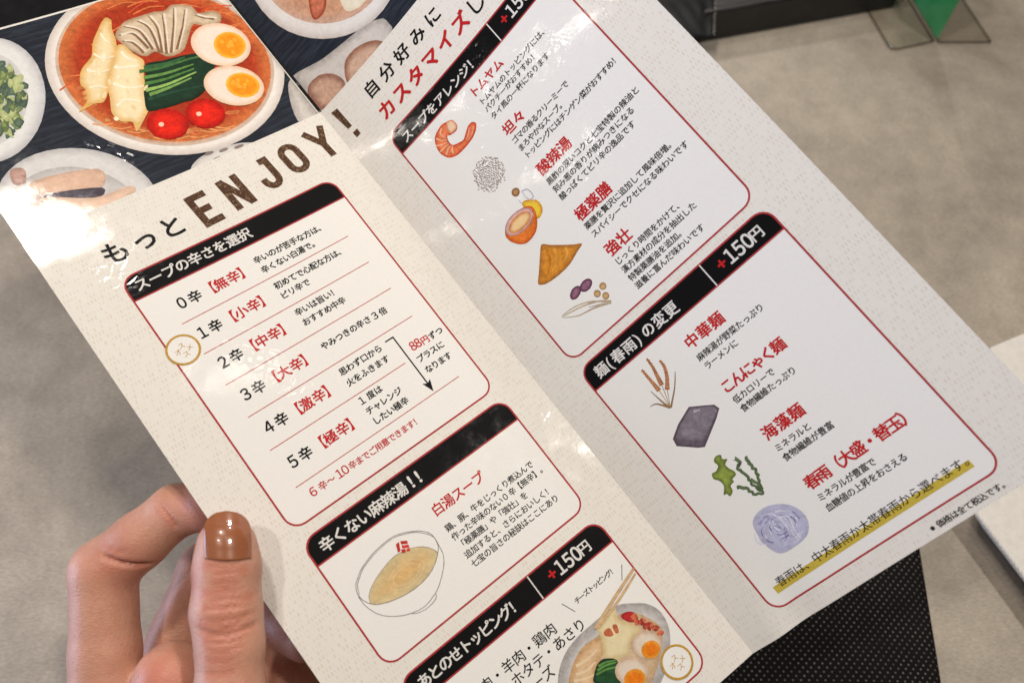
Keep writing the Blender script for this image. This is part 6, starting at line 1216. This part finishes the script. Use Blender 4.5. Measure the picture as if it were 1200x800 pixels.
def surface_nets(lo, hi, h):
    ax = [np.arange(lo[i], hi[i]+h, h, dtype=np.float32) for i in range(3)]
    F = np.empty([len(a) for a in ax], np.float32)
    Y, Z = np.meshgrid(ax[1], ax[2], indexing='ij')
    for i0 in range(0, len(ax[0]), 12):
        xs = ax[0][i0:i0+12]; G = np.empty((len(xs),)+Y.shape+(3,), np.float32); G[..., 0] = xs[:, None, None]; G[..., 1] = Y; G[..., 2] = Z
        F[i0:i0+12] = hand_field(G)
    F[:, :, -1] = 5; F[:, -1, :] = np.maximum(F[:, -1, :], 0.3)
    neg = F < 0; c = [slice(0, -1), slice(1, None)]
    cnt = np.zeros([n-1 for n in F.shape], np.float32); acc = np.zeros(cnt.shape+(3,), np.float32)
    for a in range(3):
        o = [x for x in range(3) if x != a]
        for s1 in (0, 1):
            for s2 in (0, 1):
                sl0 = [None]*3; sl1 = [None]*3; sl0[a] = c[0]; sl1[a] = c[1]; sl0[o[0]] = sl1[o[0]] = c[s1]; sl0[o[1]] = sl1[o[1]] = c[s2]
                f0, f1 = F[tuple(sl0)], F[tuple(sl1)]; cr = (f0 < 0) != (f1 < 0)
                t = np.where(cr, f0/np.where(cr, f0-f1, 1), 0); cnt += cr
                acc[..., a] += t*cr; acc[..., o[0]] += s1*cr; acc[..., o[1]] += s2*cr
    cell = cnt > 0; ids = -np.ones(cnt.shape, np.int64); ids[cell] = np.arange(cell.sum())
    ii = np.stack(np.nonzero(cell), -1); V = np.array(lo)+(ii+acc[cell]/cnt[cell][:, None])*h
    faces = []
    for a in range(3):
        o = [(a+1) % 3, (a+2) % 3]; sl0 = [slice(None)]*3; sl1 = [slice(None)]*3; sl0[a] = c[0]; sl1[a] = c[1]
        cr = neg[tuple(sl0)] != neg[tuple(sl1)]; e = np.stack(np.nonzero(cr), -1)
        e = e[(e[:, o[0]] > 0) & (e[:, o[1]] > 0) & (e[:, o[0]] < F.shape[o[0]]-1) & (e[:, o[1]] < F.shape[o[1]]-1)]
        def at(d0, d1): q = e.copy(); q[:, o[0]] += d0; q[:, o[1]] += d1; return ids[q[:, 0], q[:, 1], q[:, 2]]
        qd = np.stack([at(-1, -1), at(0, -1), at(0, 0), at(-1, 0)], -1); flip = ~neg[e[:, 0], e[:, 1], e[:, 2]]
        qd[flip] = qd[flip][:, ::-1]; faces.append(qd)
    return V, np.concatenate(faces)
HV, HF = surface_nets((-140, 28, 168), (-36, 215, 286), 0.75)
for it in range(3):      # a light relax of the grid steps
    E_a = np.concatenate([HF[:, [0, 1]], HF[:, [1, 2]], HF[:, [2, 3]], HF[:, [3, 0]]]); s_ = np.zeros_like(HV); n_ = np.zeros(len(HV))
    for k in range(3): s_[:, k] = np.bincount(E_a[:, 0], HV[E_a[:, 1], k], len(HV))+np.bincount(E_a[:, 1], HV[E_a[:, 0], k], len(HV))
    n_ = np.bincount(E_a.ravel(), minlength=len(HV)); HV = HV*0.5+0.5*s_/n_[:, None]
fn = np.cross(HV[HF[:, 2]]-HV[HF[:, 0]], HV[HF[:, 3]]-HV[HF[:, 1]]); vn = np.zeros_like(HV)
for k in range(4):
    for a in range(3): vn[:, a] += np.bincount(HF[:, k], fn[:, a], len(HV))
vn /= np.linalg.norm(vn, axis=1, keepdims=True)+1e-9
# knuckle folds: shallow grooves pressed in along curved lines on the skin
FS = 1.0 if (vn[HV[:, 2].argmin(), 2] < 0) else -1.0
groove = np.zeros(len(HV)); red = np.zeros(len(HV))
def fold(a, b, sag, w, depth, halo=1.5, flat=False, zmax=193):
    """groove from a to b bulging by the vector sag"""
    a, b, sag = np.array(a, float), np.array(b, float), np.array(sag, float)
    P = np.array([a+(b-a)*t+sag*4*t*(1-t) for t in np.linspace(0, 1, 16)]); d = np.full(len(HV), 1e9); tt = np.zeros(len(HV))
    for i in range(15):
        ab = P[i+1]-P[i]; Hq = HV*[1, 1, 0] if flat else HV; Pi = P[i]*[1, 1, 0] if flat else P[i]; ab = ab*[1, 1, 0] if flat else ab
        t = np.clip(((Hq-Pi)@ab)/(ab@ab), 0, 1); q = np.linalg.norm(Hq-Pi-t[:, None]*ab, axis=1)
        tt = np.where(q < d, (i+t)/15, tt); d = np.minimum(d, q)
    fade = np.clip(np.minimum(tt, 1-tt)*5, 0.15, 1)
    if flat: fade = fade*(np.clip((-vn[:, 2]*FS-0.15)*3, 0, 1))*(HV[:, 2] < zmax)
    global groove, red
    groove = groove+depth*np.exp(-(d/w)**2)*fade; red = np.maximum(red, 0.6*np.exp(-(d/halo)**2)*fade)
for (xa, xb, y_, sag_, w_, dp) in ((-75.5, -60.0, 67.4, 1.5, .5, .75), (-74.5, -61, 65.2, .5, .42, .5), (-73, -63, 63.6, -.8, .38, .4), (-74.5, -61.5, 69.4, 1.3, .4, .42),
        (-72.5, -64, 61.9, -.8, .35, .28), (-73, -62.5, 71.6, .9, .4, .28), (-70.5, -63.5, 66.3, 1.2, .4, .5), (-72, -66, 68.4, .9, .35, .35), (-71.5, -64.5, 60.0, -.5, .3, .2),
        (-73.0, -63.5, 74.0, .8, .35, .2), (-72.5, -64, 77.0, .6, .35, .15), (-72, -63, 80.5, .6, .35, .14), (-71.8, -64.5, 57.6, -.4, .3, .15), (-71, -65, 55.2, -.3, .3, .12)):
    fold((xa, y_, 0), (xb, y_-.2, 0), (0, sag_, 0), w_*0.95, dp*1.0, flat=True)
# fine cross lines over the visible flesh
rg = np.random.default_rng(8)
for k in range(26):
    y_ = rg.uniform(46, 92); x_ = -68+rg.uniform(-4, 3); fold((x_-rg.uniform(1, 4), y_, 0), (x_+rg.uniform(1, 4), y_+rg.uniform(-.6, .6), 0), (0, rg.uniform(-.4, .6), 0), .28, rg.uniform(.06, .16), flat=True)
# inner folds of the index finger (first and second joint), crease where the finger meets the palm
fold((-111.5, 57.2, 0), (-98.5, 61.5, 0), (0, .9, 0), .65, 1.5, 2.6, flat=True, zmax=224); fold((-110, 55.4, 0), (-103.5, 57.0, 0), (0, .4, 0), .4, .35, flat=True, zmax=224)
fold((-96.5, 43.6, 0), (-91.0, 51.5, 0), (.7, 0, 0), .5, .7, 2.0, flat=True, zmax=224)
HV = HV-vn*groove[:, None]
red = np.maximum(red, np.exp(-((np.linalg.norm(HV-np.array([-91, 88, 203.]), axis=1))/8)**2)*0.9)
red = np.maximum(red, np.exp(-((np.linalg.norm(HV-np.array([-79, 58, 190.]), axis=1))/3.5)**2)*1.0)
red = np.maximum(red, np.exp(-((np.linalg.norm(HV-np.array([-107, 60, 213.]), axis=1))/7)**2)*0.5)
red = np.maximum(red, np.exp(-((np.linalg.norm(HV-np.array([-78, 42, 213.]), axis=1))/12)**2)*0.8)
def skin():
    m, nt, p = new_mat('skin'); co = objco(nt); a = nt.nodes.new('ShaderNodeAttribute'); a.attribute_name = 'Col'
    sp = nt.nodes.new('ShaderNodeSeparateColor'); nt.links.new(a.outputs['Color'], sp.inputs[0])
    base = mixc(nt, ramp(nt, noise(nt, co, 90, 4, 0.6), 0.3, 0.7), (0.57, 0.275, 0.185), (0.67, 0.36, 0.25))
    base = mixc(nt, sp.outputs[0], base, (0.55, 0.17, 0.11))
    base = mixc(nt, ramp(nt, noise(nt, co, 900, 3), 0.52, 0.75, 0, 0.35), base, (0.48, 0.19, 0.13))
    nt.links.new(base, p.inputs['Base Color'])
    p.inputs['Subsurface Weight'].default_value = 0.22; p.inputs['Subsurface Radius'].default_value = (1.0, 0.35, 0.18); p.inputs['Subsurface Scale'].default_value = 0.003
    p.inputs['Roughness'].default_value = 0.40; p.inputs['Specular IOR Level'].default_value = 0.5
    mp = nt.nodes.new('ShaderNodeMapping'); mp.inputs['Scale'].default_value = (0.45, 1.3, 1.3); nt.links.new(co, mp.inputs[0])
    v = nd(nt, 'ShaderNodeTexVoronoi'); v.feature = 'DISTANCE_TO_EDGE'; v.inputs['Scale'].default_value = 1300; nt.links.new(mp.outputs[0], v.inputs['Vector'])
    hgt = math_n(nt, 'ADD', math_n(nt, 'MINIMUM', v.outputs['Distance'], 0.25), math_n(nt, 'MULTIPLY', noise(nt, mp.outputs[0], 1100, 4, 0.6), 0.9))
    nt.links.new(bump(nt, hgt, 0.5, 0.00028), p.inputs['Normal']); return m
hand = thing('person_hand', "person's left hand with a brown-polished thumbnail pinching the edge of the white menu", 'hand', to_world(np.array([-95., 170., 230.])))
cols = np.zeros((len(HV), 3)); cols[:, 0] = red
WV = to_world(HV); F_ = HF[:, ::1]
o = mesh_obj('skin', WV, F_, skin(), hand, smooth=True, colors=cols)
import bmesh
bm = bmesh.new(); bm.from_mesh(o.data); bmesh.ops.recalc_face_normals(bm, faces=bm.faces); bm.to_mesh(o.data); bm.free()
for p_ in o.data.polygons: p_.use_smooth = True
# thumbnail: a curved plate laid on the tip, brown gloss
def nail():
    # the plate is laid on the flesh along directions (x/z, y/z) and wrapped with its own even curvature
    nx, ny = 26, 30; x0, y0, hw, L = -0.3620, 0.2148, 0.0300, 0.0620
    def mk(lift):
        D = np.zeros((ny+1, nx+1, 3)); D[..., 2] = 1
        for j in range(ny+1):
            t = j/ny
            w = hw*(math.sqrt(max(0.0, 1-((0.40-t)/0.40)**2))**0.9 if t < 0.40 else 1.0-0.02*(t-.34))
            for i in range(nx+1):
                s_ = -1+2*i/nx; k = 1-s_*s_
                D[j, i, 0] = x0+s_*max(w, 0.0012)+0.0015*t; D[j, i, 1] = y0+L*t+0.0030*(k-0.6)*max(0, t-.5)*2
        U_ = D/np.linalg.norm(D, axis=-1, keepdims=True); z = np.full((ny+1, nx+1), 180.0)   # z = range along the unit direction
        for _ in range(90): z += hand_field((U_*z[..., None]).astype(np.float32))*0.6
        mid = z[:, nx//2].copy(); yy = D[:, nx//2, 1]; j0 = 9; sl = (mid[j0+4]-mid[j0])/(yy[j0+4]-yy[j0])
        for j in range(j0): d_ = yy[j0]-yy[j]; mid[j] = mid[j0]-sl*d_+900*d_*d_
        s_ = (D[..., 0]-x0-0.0015*np.linspace(0, 1, ny+1)[:, None])/hw; zz = mid[:, None]+2.1*s_*s_-lift
        return (U_*zz[..., None]).reshape(-1, 3)
    T_ = mk(0.5); B_ = mk(-0.35); n = len(T_); idx = lambda i, j: j*(nx+1)+i; F = []
    for j in range(ny):
        for i in range(nx): a, b, c, d = idx(i, j), idx(i+1, j), idx(i+1, j+1), idx(i, j+1); F += [(a, d, c, b), (n+a, n+b, n+c, n+d)]
    rim = [idx(i, 0) for i in range(nx)]+[idx(nx, j) for j in range(ny)]+[idx(i, ny) for i in range(nx, 0, -1)]+[idx(0, j) for j in range(ny, 0, -1)]
    for k in range(len(rim)): a, b = rim[k], rim[(k+1) % len(rim)]; F.append((a, b, n+b, n+a))
    m, nt, p = new_mat('brown_nail_polish'); co = objco(nt)
    nt.links.new(mixc(nt, noise(nt, co, 500, 4), (0.27, 0.085, 0.033), (0.35, 0.12, 0.047)), p.inputs['Base Color'])
    p.inputs['Roughness'].default_value = 0.3; p.inputs['Coat Weight'].default_value = 1; p.inputs['Coat Roughness'].default_value = 0.06
    nt.links.new(bump(nt, noise(nt, co, 300, 2), 0.5, 0.0003), p.inputs['Coat Normal'])
    o = mesh_obj('thumbnail', to_world(np.concatenate([T_, B_])), F, m, hand, smooth=True)
    bm = bmesh.new(); bm.from_mesh(o.data); bmesh.ops.recalc_face_normals(bm, faces=bm.faces); bm.to_mesh(o.data); bm.free()
nail()
